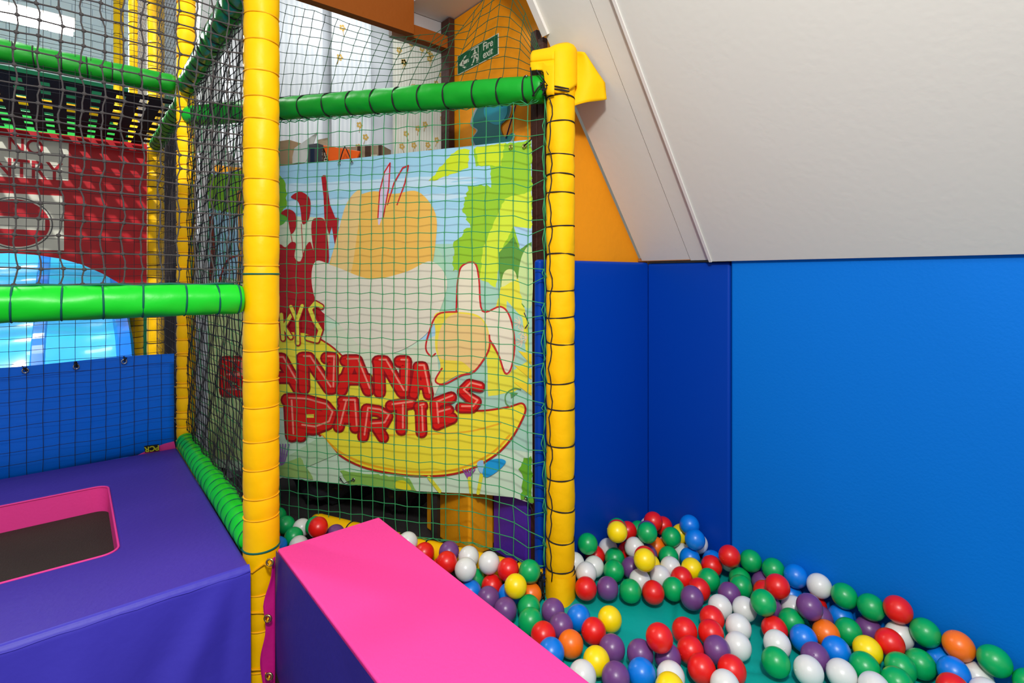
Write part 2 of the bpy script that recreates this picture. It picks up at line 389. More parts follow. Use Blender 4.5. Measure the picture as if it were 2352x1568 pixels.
# ------------------------------------------------------------------ nets
def net(name, fn, nu, nv, r, m, label, jit=.0, knot=1.7, seed=0, skip=None, sides=4, zig=0, cat='net', rope=None, wave=0, group='nets of the play frame'):
    """fn(i, j) -> point of knot; strands between neighbours"""
    rnd = random.Random(seed); g = {}
    for i in range(nu+1):
        for j in range(nv+1):
            p = fn(i, j)
            if p is None: continue
            g[i, j] = p+V((rnd.uniform(-jit, jit), rnd.uniform(-jit, jit), rnd.uniform(-jit, jit)))
    mb = MB()
    for j in range(nv+1):
        run = []
        for i in range(nu+2):
            if (i, j) in g:
                run.append(g[i, j]+V((0, 0, zig*(1 if (i+j) % 2 else -1))))
            else:
                if len(run) > 1: mb.tube(run, r, sides, caps=False)
                run = []
    for i in range(nu+1):
        run = []
        for j in range(nv+2):
            if (i, j) in g:
                p = g[i, j]
                if wave and run:
                    q = (run[-1]+p)/2+V((wave*rnd.uniform(-1, 1), wave*rnd.uniform(-.3, .3), 0)); run.append(q)
                run.append(p)
            else:
                if len(run) > 1: mb.tube(run, r, sides, caps=False)
                run = []
    if knot:
        for p in g.values(): mb.ball(p, r*knot, 0, 5, 3, (1.2, 1, 1.1))
    o = mb.build(name, m); tag(o, label, cat, group); return o, g
# thick grey front net (above the near green rail)
def f_front(i, j):
    x = P1.x-.05-i*.042; z = 1.10+j*.0405
    s_ = 1-abs(i/22-.5)*2
    if i == 0: x = P1.x-.052; z += .004
    return V((x+.004*math.sin(j*1.7), P1.y+.0+.012*s_*math.sin(j*.3), z))
o, g = net('cargo_net', f_front, 26, 25, .0020, GRYC, 'thick grey knotted net above the bright green rail at the left', .0022, 2.5, 1, sides=6, wave=.0035)
k = MB(); k.tube([V((-1.15+i*.04, P1.y-.005, 1.098+.0025*math.sin(i*1.9))) for i in range(39)], .0034, 6); put(k.build('edge_rope', TGRC), o)
# side net, black, between the near post and the slim post
def f_side(i, j): return V((P1.x+.0+.004*math.sin(i*1.1+j), P1.y+.055+i*.0402, .352+j*.0405+.01*math.sin(i*.19)))
o, g = net('cargo_net', f_side, 33, 41, .0017, BLKC, 'black knotted net stretched between the near post and the slim post', .0015, 2.0, 2, sides=4, wave=.002)
# thin dark net in the slim post's plane
def f_back(i, j): return V((P3.x-.055-i*.0545, P3.y-.035+.008*math.sin(i*.7), .26+j*.054+.002*math.sin(i)))
net('cargo_net', f_back, 26, 50, .0010, DRKC, 'thin dark square net hanging in front of the blue sheet and the slide', .0012, 1.5, 3, sides=4)
# nets running further back
def f_b2(i, j): return V((P3.x, P3.y+.06+i*.058, .3+j*.05))
net('cargo_net', f_b2, 20, 64, .0013, mat('brown_grey_cord', (82, 72, 66), .8), 'brownish net between the slim post and the post by the red sheet', .001, 1.6, 4)
def f_b3(i, j): return V((P4.x, P4.y+.07+i*.06, 1.8+j*.055))
net('cargo_net', f_b3, 21, 40, .0022, LGC, 'pale net high up behind the upper yellow posts', .001, 1.4, 5)

# green net: below the rail down to the floor, fixed to the corner post
RL = [(430, 266), (1262, 203)]
def s_px(px):                                     # distance from P2 along the net plane of a pixel column
    return (N(px, HY)-P2).dot(ND)
def px_s(s_): return proj(P2+ND*s_+V((0, 0, CH)))[0]
ymid = lambda px: 266+(px-436)*(203-266)/820.
LS = (P3-P2).length-.06
base_y = [(430, 1030), (640, 1190), (700, 1200), (860, 1220), (950, 1232), (1060, 1244), (1160, 1262), (1245, 1292)]
def interp(t, x):
    if x <= t[0][0]: return t[0][1]
    for a, b in zip(t, t[1:]):
        if x <= b[0]: return a[1]+(b[1]-a[1])*(x-a[0])/(b[0]-a[0])
    return t[-1][1]
NC, NR = 32, 28
def f_green(i, j):
    s_ = .058+i*(LS-.058)/NC if i else .052
    px = px_s(s_); z_ = proj(P2+ND*s_)[2]
    zt = CH+(HY-(ymid(px)+30))/F*z_; zb = CH+(HY-interp(base_y, px))/F*z_
    t = j/NR
    p = P2+ND*(s_+.016*math.sin(t*math.pi)*(i/NC)+.02*(1-t)*0)+V((0, 0, zb+(zt-zb)*t))
    if i == 0: p.z += .018*math.sin(j*2.3)
    if i == 1: p.z -= .012
    p += NN*.035*math.exp(-s_/.12)
    p += NN*(.004*math.sin(i*.8)+.01*math.sin(math.pi*t)*math.sin(math.pi*i/NC))
    return p
o, g = net('cargo_net', f_green, NC, NR, .0016, GNC, 'green square net in front of the jungle banner tied to the corner post', .0022, 1.7, 6, sides=5, zig=.0022)
k = MB()
for j in range(NR):                              # border strands gathered along the post and the rail
    a, b = g[0, j], g[0, j+1]
    k.tube([a+NN*.004, (a+b)/2+NN*.012+ND*.008*math.sin(j*3), b+NN*.004], .0017, 5)
    if j % 2: k.tube([a, a-ND*.012+NN*.01, b+V((0, 0, -.01))], .0014, 5)
for i in range(NC):
    a, b = g[i, NR], g[i+1, NR]
    k.tube([a, (a+b)/2+V((0, 0, .012))+NN*.006, b], .0018, 5); k.tube([a, (a+b)/2+V((0, 0, -.006))-NN*.006, b], .0018, 5)
    a, b = g[i, 0], g[i+1, 0]; k.tube([a, (a+b)/2+V((0, 0, -.008)), b], .0018, 5)
put(k.build('border_cord', GNC), o)
# green net above the rail
topy = [(430, -160), (560, -60), (640, 4), (700, 22), (727, 28), (788, 48), (858, 71), (915, 90), (954, 74), (975, 84), (1030, 30), (1050, 46), (1090, -10), (1150, -40), (1195, -5), (1215, 60), (1235, 100), (1262, 165)]
def f_top(i, j):
    s_ = .05+i*(LS-.05)/NC; t = j/9
    px = px_s(s_); z_ = proj(P2+ND*s_)[2]
    zb = CH+(HY-(ymid(px)-28))/F*z_
    s2 = max(.03, s_-.10*t*min(1, s_/.5)); px2 = px_s(s2); z2 = proj(P2+ND*s2)[2]
    zt = CH+(HY-interp(topy, px2))/F*z2
    return P2+ND*s2+V((0, 0, zb+(zt-zb)*t**.95))+NN*(.01*math.sin(i*.7)*t-.05*t*math.exp(-((s2-.45)/.2)**2))
net('cargo_net', f_top, NC, 9, .0013, mat('dark_green_net_cord', (34, 84, 52), .8), 'dark green net above the banner rail reaching up to the orange header', .002, 1.6, 7, sides=5, zig=.0015)

# long black lacing cord down the left front of the corner post
k = MB(); ps = []
for i in range(60):
    y = 225+i*(1335-225)/59; d = ray(1266+3*math.sin(i*.9)-4*(i % 3 == 0), y); z_ = (SN*P2.x+CS*P2.y)-.050
    ps.append(V((0, 0, CH))+d*z_)
k.tube(ps, .0021, 5); put(k.build('lacing_cord', BLKC), post2)
k = MB(); 
for z0, dz in ((1316, -.022), (1332, .012)):
    c = V((P2.x, P2.y, zat(P2, z0))); k.ring(c, (dz*3, -dz*4, 1), PR*1.0, .0026, 28)
put(k.build('tie', BLKC), post2)
# black cord knots at the corner post joint and foot
k = MB(); rnd = random.Random(4)
c = N(1268, 212)+NN*.055
for a in range(7):
    k.tube([c+V((rnd.uniform(-.03, .03), rnd.uniform(-.02, .02), rnd.uniform(-.03, .035))) for _ in range(4)]+[c], .0022, 5)
for (x0, y0, x1, y1) in ((1270, 208, 1318, 216), (1270, 214, 1319, 222), (1240, 166, 1270, 208), (1262, 166, 1285, 205), (1236, 232, 1262, 200), (1240, 232, 1232, 168)):
    a, b = N(x0, y0)+NN*.056, N(x1, y1)+NN*.056; k.tube([a, (a+b)/2+NN*.006, b], .0028, 6)
put(k.build('cord_knot', BLKC), post2)
k = MB(); c = N(1254, 1330)+NN*.05
for a in range(9):
    k.tube([c+V((rnd.uniform(-.016, .016), rnd.uniform(-.016, .016), rnd.uniform(-.05, .05))) for _ in range(4)], .0024, 5)
put(k.build('cord_knot', BLKC), post2)

# ------------------------------------------------------------------ blue sheet, webbing deck, red sheet, slide
sh = thing('pvc_sheet', (0, P3.y+.02, .25), 'blue sheet with eyelets tied low behind the dark net at the left', 'sheet')
k = MB()
def bsheet(u, v):
    x = -1.1+u*1.50; z = .24+v*.49+.004*math.sin(x*9)
    return V((x, P3.y+.02+.010*math.sin(x*7+v*2)*(1-v)+.006*math.sin(x*3), z))
k.grid(bsheet, 60, 20); put(k.build('panel', BLUP, solid=.003), sh)
k = MB(); k.grid(lambda u, v: bsheet(u, .90+.10*v)-V((0, .006, 0)), 60, 2); put(k.build('hem', BLUP), sh)
for px, py in ((58, 847), (175, 838), (285, 826)):
    p = U(px, py+4, 'Y', P3.y); k = MB(); k.ring(p, (0, 1, 0), .010, .003, 16); put(k.build('eyelet', STEEL), sh)
    k = MB()
    for a in range(4): k.tube([p+V((rnd.uniform(-.01, .01), -.02, rnd.uniform(.0, .03))) for _ in range(3)]+[p], .002, 5)
    put(k.build('cord', BLKC), sh)
for px, py in ((400, 888), (400, 960), (402, 815)):
    p = U(px, py, 'Y', P3.y-.02); q = V((P3.x+.02, P3.y-.06, p.z-.005)); k = MB(); k.tube([p, (p+q)/2-V((0, .01, 0)), q], .0022, 5); put(k.build('yellow_lace', YLC), sh)
# webbing deck
k = MB(); zd = 2.02
x = -2.0
while x < .36:
    k.box((x, 3.2, zd), (x+.058, 4.38, zd+.003)); x += .096
y = 3.2
while y < 4.36:
    k.box((-2.0, y, zd+.0031), (.40, y+.078, zd+.006)); y += .148
tag(k.build('webbing_deck', WEB), 'black woven webbing deck seen from below at the upper left', 'climbing deck')
k = MB()
# red sheet with arch: polygon on plane Y = P4.y
YR = P4.y-.02
pts = [(-260, 262), (0, 293), (338, 331), (337, 640), (335, 700)]
arch = [(318, 700), (300, 672), (270, 648), (235, 628), (190, 608), (140, 594), (80, 585), (20, 581), (-40, 583), (-120, 600), (-200, 650), (-260, 720)]
loop = [U(x, y, 'Y', YR) for x, y in pts+arch]
red = thing('pvc_sheet', U(200, 480, 'Y', YR), 'red sheet with arch cut-out and no entry signs', 'sheet')
k.prism(loop, V((0, .004, 0))); put(k.build('panel', REDP), red)
def decal(pp, off, th=.001): return [U(x, y, 'Y', YR-off) for x, y in pp]
k = MB(); k.prism(decal([(-115, 297), (158, 328), (157, 415), (-115, 398)], .003), V((0, .002, 0))); sg = put(k.build('sign_plate', SIGW), red)
def ytext(txt, x0, y0, x1, y1, name, m, off):
    a = U((x0+x1)/2, (y0+y1)/2, 'Y', YR-off); pa = U(x0, (y0+y1)/2, 'Y', YR-off); pb = U(x1, (y0+y1)/2, 'Y', YR-off)
    top = U((x0+x1)/2, y0, 'Y', YR-off); bot = U((x0+x1)/2, y1, 'Y', YR-off)
    o = text_mesh(txt, name, m, Matrix.Identity(4), 1, .001, .012)
    xs = [v.co.x for v in o.data.vertices]; ys = [v.co.y for v in o.data.vertices]
    sx = (pb.x-pa.x)/(max(xs)-min(xs)); sy = (top.z-bot.z)/(max(ys)-min(ys)); mx = (max(xs)+min(xs))/2; my = (max(ys)+min(ys))/2
    for v in o.data.vertices: v.co = V((a.x+(v.co.x-mx)*sx, a.y+(.0004 if v.co.z < 0 else -.0004), a.z+(v.co.y-my)*sy))
    return o
put(ytext('NO', 20, 318, 100, 352, 'lettering', SIGR, .005), sg)
put(ytext('ENTRY', -48, 366, 148, 407, 'lettering', SIGR, .005), sg)
k = MB(); k.prism(decal([(-90, 438), (147, 450), (147, 575), (-90, 570)], .003), V((0, .002, 0))); sg2 = put(k.build('sign_plate', SIGW), red)
cc = U(38, 512, 'Y', YR-.005); R_ = cc.z-U(38, 570, 'Y', YR-.005).z; ex = 1.06
k = MB(); k.prism([cc+V((R_*ex*1.03*math.cos(q), 0, R_*1.03*math.sin(q))) for q in [2*math.pi*i/48 for i in range(48)]], V((0, .001, 0)), 0)
k.prism([cc+V((R_*ex*.99*math.cos(q), -.001, R_*.99*math.sin(q))) for q in [2*math.pi*i/48 for i in range(48)]], V((0, .001, 0)), 1)
k.prism([cc+V((R_*ex*.94*math.cos(q), -.002, R_*.94*math.sin(q))) for q in [2*math.pi*i/48 for i in range(48)]], V((0, .001, 0)), 2)
hb = R_*.25
k.prism([cc+V((-R_*ex*.80, -.003, -hb)), cc+V((R_*ex*.80, -.003, -hb)), cc+V((R_*ex*.80, -.003, hb)), cc+V((-R_*ex*.80, -.003, hb))], V((0, .001, 0)), 1)
put(k.build('no_entry_symbol', [mat('sign_line', (60, 60, 60), .4), SIGW, SIGR]), sg2)
# slide
sl_ = thing('slide', (-.6, 4.7, FL), 'glossy blue wavy lane slide beyond the arch in the red sheet', 'slide')
def prof(t):
    Y = 4.55+t*3.2; Z = .50+(Y-4.6)*.62+.035*math.sin((Y-4.6)*9)
    return Y, Z
k = MB()
def sld(u, v):
    Y, Z = prof(v); return V((-2.2+u*2.52, Y, Z+.012*math.cos(u*2*math.pi*2.52/.5)))
k.grid(sld, 80, 60); put(k.build('chute', SLDC, solid=.01), sl_)
def lane(xa, w_, h_, nm, m):
    k = MB(); ps = [prof(i/50) for i in range(51)]; vs = []; fs = []
    for Y, Z in ps: vs += [V((xa, Y, Z-.02)), V((xa+w_*.2, Y, Z+h_)), V((xa+w_*.8, Y, Z+h_)), V((xa+w_, Y, Z-.02))]
    for i in range(50):
        for j in range(3): a = i*4+j; fs.append((a, a+1, a+5, a+4))
    k.add(vs, fs, 0, False); k.add(vs[:4], [(0, 1, 2, 3)]); put(k.build(nm, m), sl_)
for xa in (-1.2, -.70, -.225): lane(xa, .10, .04, 'lane_divider', SLD)
lane(.23, .12, .06, 'side_rim', SLD)
k = MB(); k.grid(lambda u, v: V((.325, prof(v)[0], FL+(prof(v)[1]-FL)*u)), 2, 60); k.grid(lambda u, v: V((-2.2+u*2.52, 4.55, FL+(.48-FL)*v)), 4, 2); put(k.build('side_wall', SLD), sl_)
lt = thing('ceiling_light', U(90, 4, 'Y', 5), 'bright white ceiling light at the far upper left', 'ceiling light')
a, b = U(-60, -4, 'Y', 5), U(172, 10, 'Y', 5)
put(box('housing', (a.x, 5, a.z), (b.x, 5.2, a.z+.03), WHT2), lt); put(box('diffuser', (a.x+.01, 4.98, a.z-.04), (b.x-.01, 5.19, a.z), mat('lamp_glow', (255, 255, 250), .5, emit=14)), lt)
bar_ = thing('padded_barrier', (-1.2, 6.5, 2.3), 'bright green barrier with yellow rail glimpsed through the webbing deck holes', 'barrier')
put(box('panel', (-3.2, 6.5, 2.1), (.38, 6.56, 2.62), mat('lime_panel', (60, 226, 90), .5), .01), bar_)
k = MB(); k.tube([V((-3.2, 6.5, 2.70)), V((.38, 6.5, 2.70))], .05, 12); put(k.build('rail', YEL), bar_)
# dark mats beyond
tag(box('padded_block', (.52, 4.6, FL), (1.3, 4.75, 2.3), mat('navy_mat', (20, 26, 48), .6), .02), 'dark navy padded panel seen between the slim post and the post behind it', 'panel')

# ------------------------------------------------------------------ purple box with pink-lined opening
TZ = .28; X0, X1, Y0, Y1 = -1.9, .398, 1.668, 3.05
pb = thing('soft_play_box', (-.6, 2.3, FL), 'large purple soft box with pink-lined sunken opening at lower left', 'play box')
ox0, ox1, oy0, oy1, rc = -1.3, .112, 2.015, 2.69, .045
def rrect(x0, x1, y0, y1, r, n=8):
    out = []
    for cx, cy, q in ((x1-r, y1-r, 0), (x0+r, y1-r, 90), (x0+r, y0+r, 180), (x1-r, y0+r, 270)):
        for i in range(n+1):
            a = math.radians(q+90*i/n); out.append((cx+r*math.cos(a), cy+r*math.sin(a)))
    return out
inn = rrect(ox0, ox1, oy0, oy1, rc); inr = rrect(ox0, ox1, oy0, oy1, rc+.0)
# outer loop matching by clamped projection from the centre of each corner
def toout(p):
    cx, cy = (ox0+ox1)/2, (oy0+oy1)/2
    x = X1-.012 if p[0] > ox1-rc else (X0 if p[0] < ox0+rc else p[0])
    y = Y1-.012 if p[1] > oy1-rc else (Y0+.011 if p[1] < oy0+rc else p[1])
    return x, y
k = MB(); n = len(inn); vs = []
for p in inn:
    vs.append(V((*p, TZ-.006)))
inn2 = rrect(ox0-.012, ox1+.012, oy0-.012, oy1+.012, rc+.012)
for p in inn2: vs.append(V((*p, TZ)))
for p in inn: q = toout(p); vs.append(V((q[0], q[1], TZ)))
fs = [(i, (i+1) % n, n+(i+1) % n, n+i) for i in range(n)]+[(n+i, n+(i+1) % n, 2*n+(i+1) % n, 2*n+i) for i in range(n)]
fs = [f[::-1] for f in fs if True]
k.add(vs, fs, 0, False)
put(k.build('top_cover', PUR), pb)
def edge_r(u, v):                                  # right edge, rounded, and side
    y = Y0+.011+(Y1-.012-Y0-.011)*u; q = v*math.pi/2
    return V((X1-.012+.012*math.sin(q), y, TZ-.012+.012*math.cos(q)))
k = MB(); k.grid(edge_r, 4, 5); k.grid(lambda u, v: V((X1, Y0+(Y1-Y0)*u, TZ-.012-(TZ-.012-FL)*v)), 2, 2)
put(k.build('side_cover', PUR), pb)
def front(u, v):
    x = X0+(X1-X0)*u; px = x
    if v < .12:
        q = v/.12*math.pi/2; return V((x, Y0+.011-.011*math.sin(q), TZ-.011+.011*math.cos(q)))
    t = (v-.12)/.88; z = TZ-.011-(TZ-.011-FL)*t
    f = 0
    for c0, tilt, wd, am in ((.33, -.42, .035, .018), (.24, -.30, .05, -.014), (.02, -.15, .05, .012), (-.2, -.08, .06, -.012), (.36, -.1, .02, -.008), (-.42, .1, .07, .01)):
        xc = c0+tilt*(t*(TZ-FL)); f += am*math.exp(-((x-xc)/(wd*(1+t)))**2)*min(1, t*4)
    return V((x, Y0-.004-f*.9-.012*t, z))
k = MB(); k.grid(front, 220, 50); put(k.build('front_cover', PUR2), pb)
k = MB(); ps = [V((X0+(X1-X0)*i/60, Y0-.003, TZ-.016+.0015*math.sin(i*2.1))) for i in range(61)]; k.tube(ps, .0028, 5); put(tag(k.build('seam', PUR2), 'raised front seam'), pb)
# pink lining
k = MB(); vs = []; dz = .105
for z in (TZ-.004, TZ-dz):
    for p in inn: vs.append(V((p[0], p[1], z)))
k.add(vs, [(i, n+i, n+(i+1) % n, (i+1) % n) for i in range(n)], 0, True); put(k.build('lining', PNK), pb)
k = MB(); k.tube([V((p[0], p[1], TZ-.003)) for p in inn], .0035, 6, 0, True); put(k.build('piping', PNK), pb)
k = MB(); k.box((ox0-.02, oy0-.02, TZ-dz-.03), (ox1+.02, oy1+.02, TZ-dz+.004)); put(k.build('jumping_bed', RUB), pb)
# pink back edge and label
a = U(312, 1040, 'Y', Y1+.006); b_ = U(400, 1020, 'Y', Y1+.006); c_ = U(404, 1046, 'Y', Y1+.006)
k = MB(); k.prism([V((a.x, Y1+.006, TZ-.01)), V((c_.x, Y1+.006, TZ-.01)), V((b_.x, Y1+.006, TZ+.030)), V((b_.x-.04, Y1+.006, TZ+.026)), V((a.x+.04, Y1+.006, TZ+.006))], V((0, .006, 0)))
put(k.build('back_edge', PNK), pb)
lb = thing('sewn_label', U(350, 1030, 'Y', Y1-.002), 'small black label with upside-down yellow letters on the box back edge', 'label')
c4 = [U(331, 1024, 'Y', Y1-.004), U(365, 1020, 'Y', Y1-.004), U(366, 1035, 'Y', Y1-.004), U(333, 1039, 'Y', Y1-.004)]
k = MB(); k.prism(c4, V((0, .003, 0))); put(k.build('label_cloth', mat('label_black', (24, 28, 24), .6)), lb)
cen = sum(c4, V())/4; o = text_mesh('PCR', 'lettering', mat('label_yellow', (214, 206, 40), .6), frame(cen-V((0, .001, 0)), (-1, 0, .02), (0, 0, -1)), .034, .0004, .0008, sx=.95); put(o, lb)

# ------------------------------------------------------------------ pink block
BX0, BX1, BY1, BZ = .474, .806, 1.677, .30
blk = thing('soft_play_block', (.64, .5, FL), 'long block with pink top and purple side at the ball pit edge', 'play block')
k = MB(); k.box((BX0+.002, -.9, BZ-.035), (BX1, BY1, BZ)); put(k.build('top_pad', PNK, bevel=.006), blk)
k = MB(); k.grid(lambda u, v: V((BX0-.002-.006*math.sin(u*7+v*4)*math.sin(math.pi*min(1, v*1.4)), -.9+u*(BY1+.9), BZ-.004+(FL-BZ+.004)*v)), 60, 20)
k.box((BX0+.004, -.9, FL), (BX1-.004, BY1-.004, BZ-.034)); put(k.build('side_cover', mat('indigo_vinyl', (50, 42, 132), .5, .1, 40, var=.15)), blk)
k = MB(); k.box((BX0, BY1-.003, -.013), (BX1, BY1+.004, BZ-.03)); k.box((BX1-.004, -.9, -.013), (BX1+.002, BY1, BZ-.03)); put(k.build('pit_side_cover', PNKD), blk)
# magenta strip laced to the post
def strip(u, v):
    z = .285+(FL-.285)*v; nr = min(1, v*5)
    d0 = ray(624-20*nr+4*math.sin(v*9), HY); d1 = ray(632, HY); p0 = d0*(1.562/(SN*d0.x+CS*d0.y)); p1 = d1*(1.575/(SN*d1.x+CS*d1.y))
    p = p0.lerp(p1, u); return V((p.x, p.y, z))+V((.6, -.8, 0)).normalized()*(.006*math.sin(v*26)*(1-u))
stp = thing('lacing_strip', (P1.x+.04, P1.y-.06, FL), 'magenta fabric strip with brass eyelets laced to the nearest post', 'strip')
k = MB(); k.grid(strip, 5, 50); put(k.build('fabric', PNKD, solid=.002), stp)
for (px, py) in ((620, 1291), (615, 1420), (618, 1553)):
    d = ray(px, py); t = 1.58/ (SN*d.x+CS*d.y); p = V((0, 0, CH))+d*1.545
    k = MB(); k.ring(p, -V((SN, CS, 0)), .0095, .0032, 20); put(k.build('eyelet', BRASS), stp)
    k = MB(); q = V((P1.x-.05, P1.y-.012, p.z-.05 if py < 1300 else p.z-.006)); k.tube([p+V((SN, CS, 0))*.006, p-V((SN, CS, 0))*.004-V((0, 0, .006)), V((P1.x-.005, P1.y-.057, (p.z*.6+q.z*.4)-.004)), V((P1.x-.035, P1.y-.042, q.z+.004)), q], .0030, 6); put(k.build('lace', YLC), stp)

# ------------------------------------------------------------------ banner with flat printed artwork
BO = .055
class Art:
    def __init__(s): s.mb = MB(); s.mats = []; s.l = 0
    def mi(s, rgb):
        for i, (c, m) in enumerate(s.mats):
            if c == rgb: return i
        m = mat('print_%d_%d_%d' % rgb, rgb, .62, .0, spec=.25); s.mats.append((rgb, m)); return len(s.mats)-1
    def poly(s, pts, rgb, layer=None):
        s.l += 1; off = BO-.00005*s.l; P = [N(x, y, off) for x, y in pts]
        s.mb.add(P, [list(range(len(P)))], s.mi(rgb))
    def stroke(s, pts, w_, rgb, closed=False):
        s.l += 1; off = BO-.00005*s.l; mi = s.mi(rgb); pts = list(pts)
        if closed: pts = pts+[pts[0]]
        h = w_/2
        for a, b in zip(pts, pts[1:]):
            d = math.hypot(b[0]-a[0], b[1]-a[1]) or 1e-6; nx, ny = -(b[1]-a[1])/d*h, (b[0]-a[0])/d*h
            s.mb.add([N(a[0]+nx, a[1]+ny, off), N(b[0]+nx, b[1]+ny, off), N(b[0]-nx, b[1]-ny, off), N(a[0]-nx, a[1]-ny, off)], [(0, 1, 2, 3)], mi)
        for i_, a in enumerate(pts):
            o2 = off-.00001*(1+i_ % 3)
            s.mb.add([N(a[0]+h*math.cos(q), a[1]+h*math.sin(q), o2) for q in [2*math.pi*i/12 for i in range(12)]], [list(range(12))], mi)
def smooth(pts, n=6, closed=True):
    out = []; L = len(pts)
    for i in range(L if closed else L-1):
        p = [pts[(i+k_) % L] if closed else pts[max(0, min(L-1, i+k_))] for k_ in (-1, 0, 1, 2)]
        for t in range(n):
            t /= n
            out.append(tuple(.5*((2*p[1][c])+(-p[0][c]+p[2][c])*t+(2*p[0][c]-5*p[1][c]+4*p[2][c]-p[3][c])*t*t+(-p[0][c]+3*p[1][c]-3*p[2][c]+p[3][c])*t**3) for c in (0, 1)))
    if not closed: out.append(pts[-1])
    return out
def jag(pts, a=3, n=4, seed=1):
    r = random.Random(seed); out = []
    for i in range(len(pts)):
        p, q = pts[i], pts[(i+1) % len(pts)]; m_ = max(1, int(math.hypot(q[0]-p[0], q[1]-p[1])/n))
        for t in range(m_): out.append((p[0]+(q[0]-p[0])*t/m_+r.uniform(-a, a), p[1]+(q[1]-p[1])*t/m_+r.uniform(-a, a)))
    return out
TL, TR, BR, BL = (478, 399), (1221, 320), (1223, 1157), (478, 1068)
def topl(x): return TL[1]+(x-TL[0])*(TR[1]-TL[1])/(TR[0]-TL[0])
botp = [(478, 1068), (640, 1096), (800, 1112), (960, 1128), (1100, 1134), (1180, 1142), (1223, 1157)]
A_ = Art()
A_.poly([TL, TR]+botp[::-1], (205, 228, 200))
A_.poly([TL, TR, (1221, 640), (478, 640)], (160, 208, 232))
for y0, h_ in ((430, 14), (470, 10), (440, 8), (520, 12)):
    A_.poly(jag([(500, y0), (1000, y0-24), (1100, y0-22), (1000, y0+h_-20), (500, y0+h_)], 2, 20, y0), (196, 224, 238))
A_.poly([(570, 500), (640, 495), (760, 500), (740, 820), (570, 800)], (214, 224, 190))
A_.poly(jag([(640, 398), (655, 420), (660, 470), (642, 500), (600, 500), (480, 480), (478, 402), (600, 388)], 3, 6, 2), (122, 186, 40))
A_.poly(jag([(640, 480), (668, 500), (640, 520)], 2, 6, 3), (100, 184, 60))
A_.poly([(948, 480), (1222, 470), (1222, 780), (948, 780)], (168, 214, 236))
A_.poly([(1000, 560), (1222, 560), (1222, 1040), (1000, 1000)], (168, 210, 188))
A_.poly([(944, 455), (952, 452), (1000, 560), (1024, 600), (1024, 760), (944, 700)], (172, 214, 182))
lf, lf2, lf3 = (150, 200, 46), (204, 224, 40), (118, 180, 44)
A_.poly(jag([(985, 417), (1010, 385), (1035, 355), (1060, 341), (1078, 343), (1076, 385), (1040, 400)], 2, 6, 4), lf2)
A_.poly(jag([(1088, 340), (1221, 321), (1221, 470), (1180, 520), (1140, 540), (1130, 500), (1130, 440), (1125, 380), (1092, 382)], 2, 6, 5), lf)
A_.poly(jag([(1090, 338), (1160, 328), (1150, 380), (1100, 380)], 2, 6, 6), lf2)
A_.poly(jag([(1075, 430), (1120, 425), (1150, 440), (1221, 420), (1221, 520), (1170, 600), (1110, 640), (1040, 620), (1042, 560), (1066, 530), (1080, 520), (1062, 480)], 3, 6, 7), lf)
A_.poly(jag([(1160, 455), (1221, 440), (1221, 530), (1180, 520), (1150, 580), (1140, 660), (1100, 640), (1110, 570), (1135, 510)], 2, 7, 8), (210, 230, 60))
A_.poly([(1180, 520), (1221, 525), (1221, 570), (1195, 570)], (168, 208, 232))
A_.poly(jag([(1146, 580), (1180, 543), (1194, 572), (1221, 555), (1221, 640), (1200, 720), (1150, 680)], 1, 8, 9), (98, 152, 58))
A_.poly(smooth([(1190, 640), (1200, 585), (1221, 570), (1221, 700), (1195, 690)]), (200, 224, 150))
A_.poly(smooth([(1153, 680), (1155, 632), (1170, 618), (1186, 632), (1190, 700), (1205, 760), (1180, 760)]), (220, 226, 150))
A_.poly(jag([(1140, 700), (1150, 660), (1190, 640), (1200, 700), (1215, 740), (1214, 880), (1180, 900), (1120, 910), (1120, 760)], 2, 9, 10), (232, 226, 66))
A_.poly([(1164, 690), (1200, 730), (1210, 830), (1180, 850), (1160, 780)], (164, 208, 186))
for c in ((1195, 740), (1202, 760), (1200, 785), (1210, 775)):
    for q in range(0, 360, 36): A_.stroke([c, (c[0]-14*abs(math.cos(math.radians(q))), c[1]+13*math.sin(math.radians(q)))], 2.2, (226, 206, 170))
A_.stroke([(1204, 718), (1214, 742), (1206, 754)], 2, (60, 30, 70))
for t in ((1190, 805), (1180, 838), (1176, 875)):
    A_.poly([(t[0], t[1]), (1221, t[1]+8), (1221, t[1]+34)], (238, 210, 50))
# red party silhouettes, balloons
dr = (176, 26, 34)
A_.poly(smooth([(590, 780), (585, 640), (600, 570), (640, 560), (655, 568), (668, 556), (680, 560), (676, 590), (690, 600), (700, 570), (712, 555), (720, 575), (735, 590), (750, 640), (745, 700), (735, 780), (640, 800)], 3), dr)
A_.stroke([(549, 440), (552, 560), (546, 700)], 8, (226, 150, 60)); A_.stroke([(484, 500), (490, 560), (484, 640)], 9, (120, 50, 40)); A_.stroke(smooth([(500, 660), (520, 600), (552, 585)], 4, False), 4, dr); A_.poly([(478, 720), (570, 720), (570, 1060), (478, 1050)], (206, 222, 150))
A_.poly(smooth([(733, 620), (718, 560), (716, 510), (730, 500), (745, 505), (750, 530), (755, 600)], 5), dr)
A_.poly([(742, 402), (748, 402), (752, 430), (758, 470), (770, 500), (778, 500), (775, 540), (772, 580), (762, 520), (756, 540), (745, 500), (743, 450), (738, 407)], dr)
A_.poly(smooth([(645, 490), (660, 480), (678, 490), (680, 520), (668, 536), (660, 500)], 5), dr)
A_.poly(smooth([(668, 452), (690, 440), (712, 458), (710, 500), (695, 514), (690, 480), (684, 462)], 5), dr)
A_.stroke([(668, 536), (672, 562)], 1.6, dr); A_.stroke([(692, 514), (696, 590)], 1.6, dr)
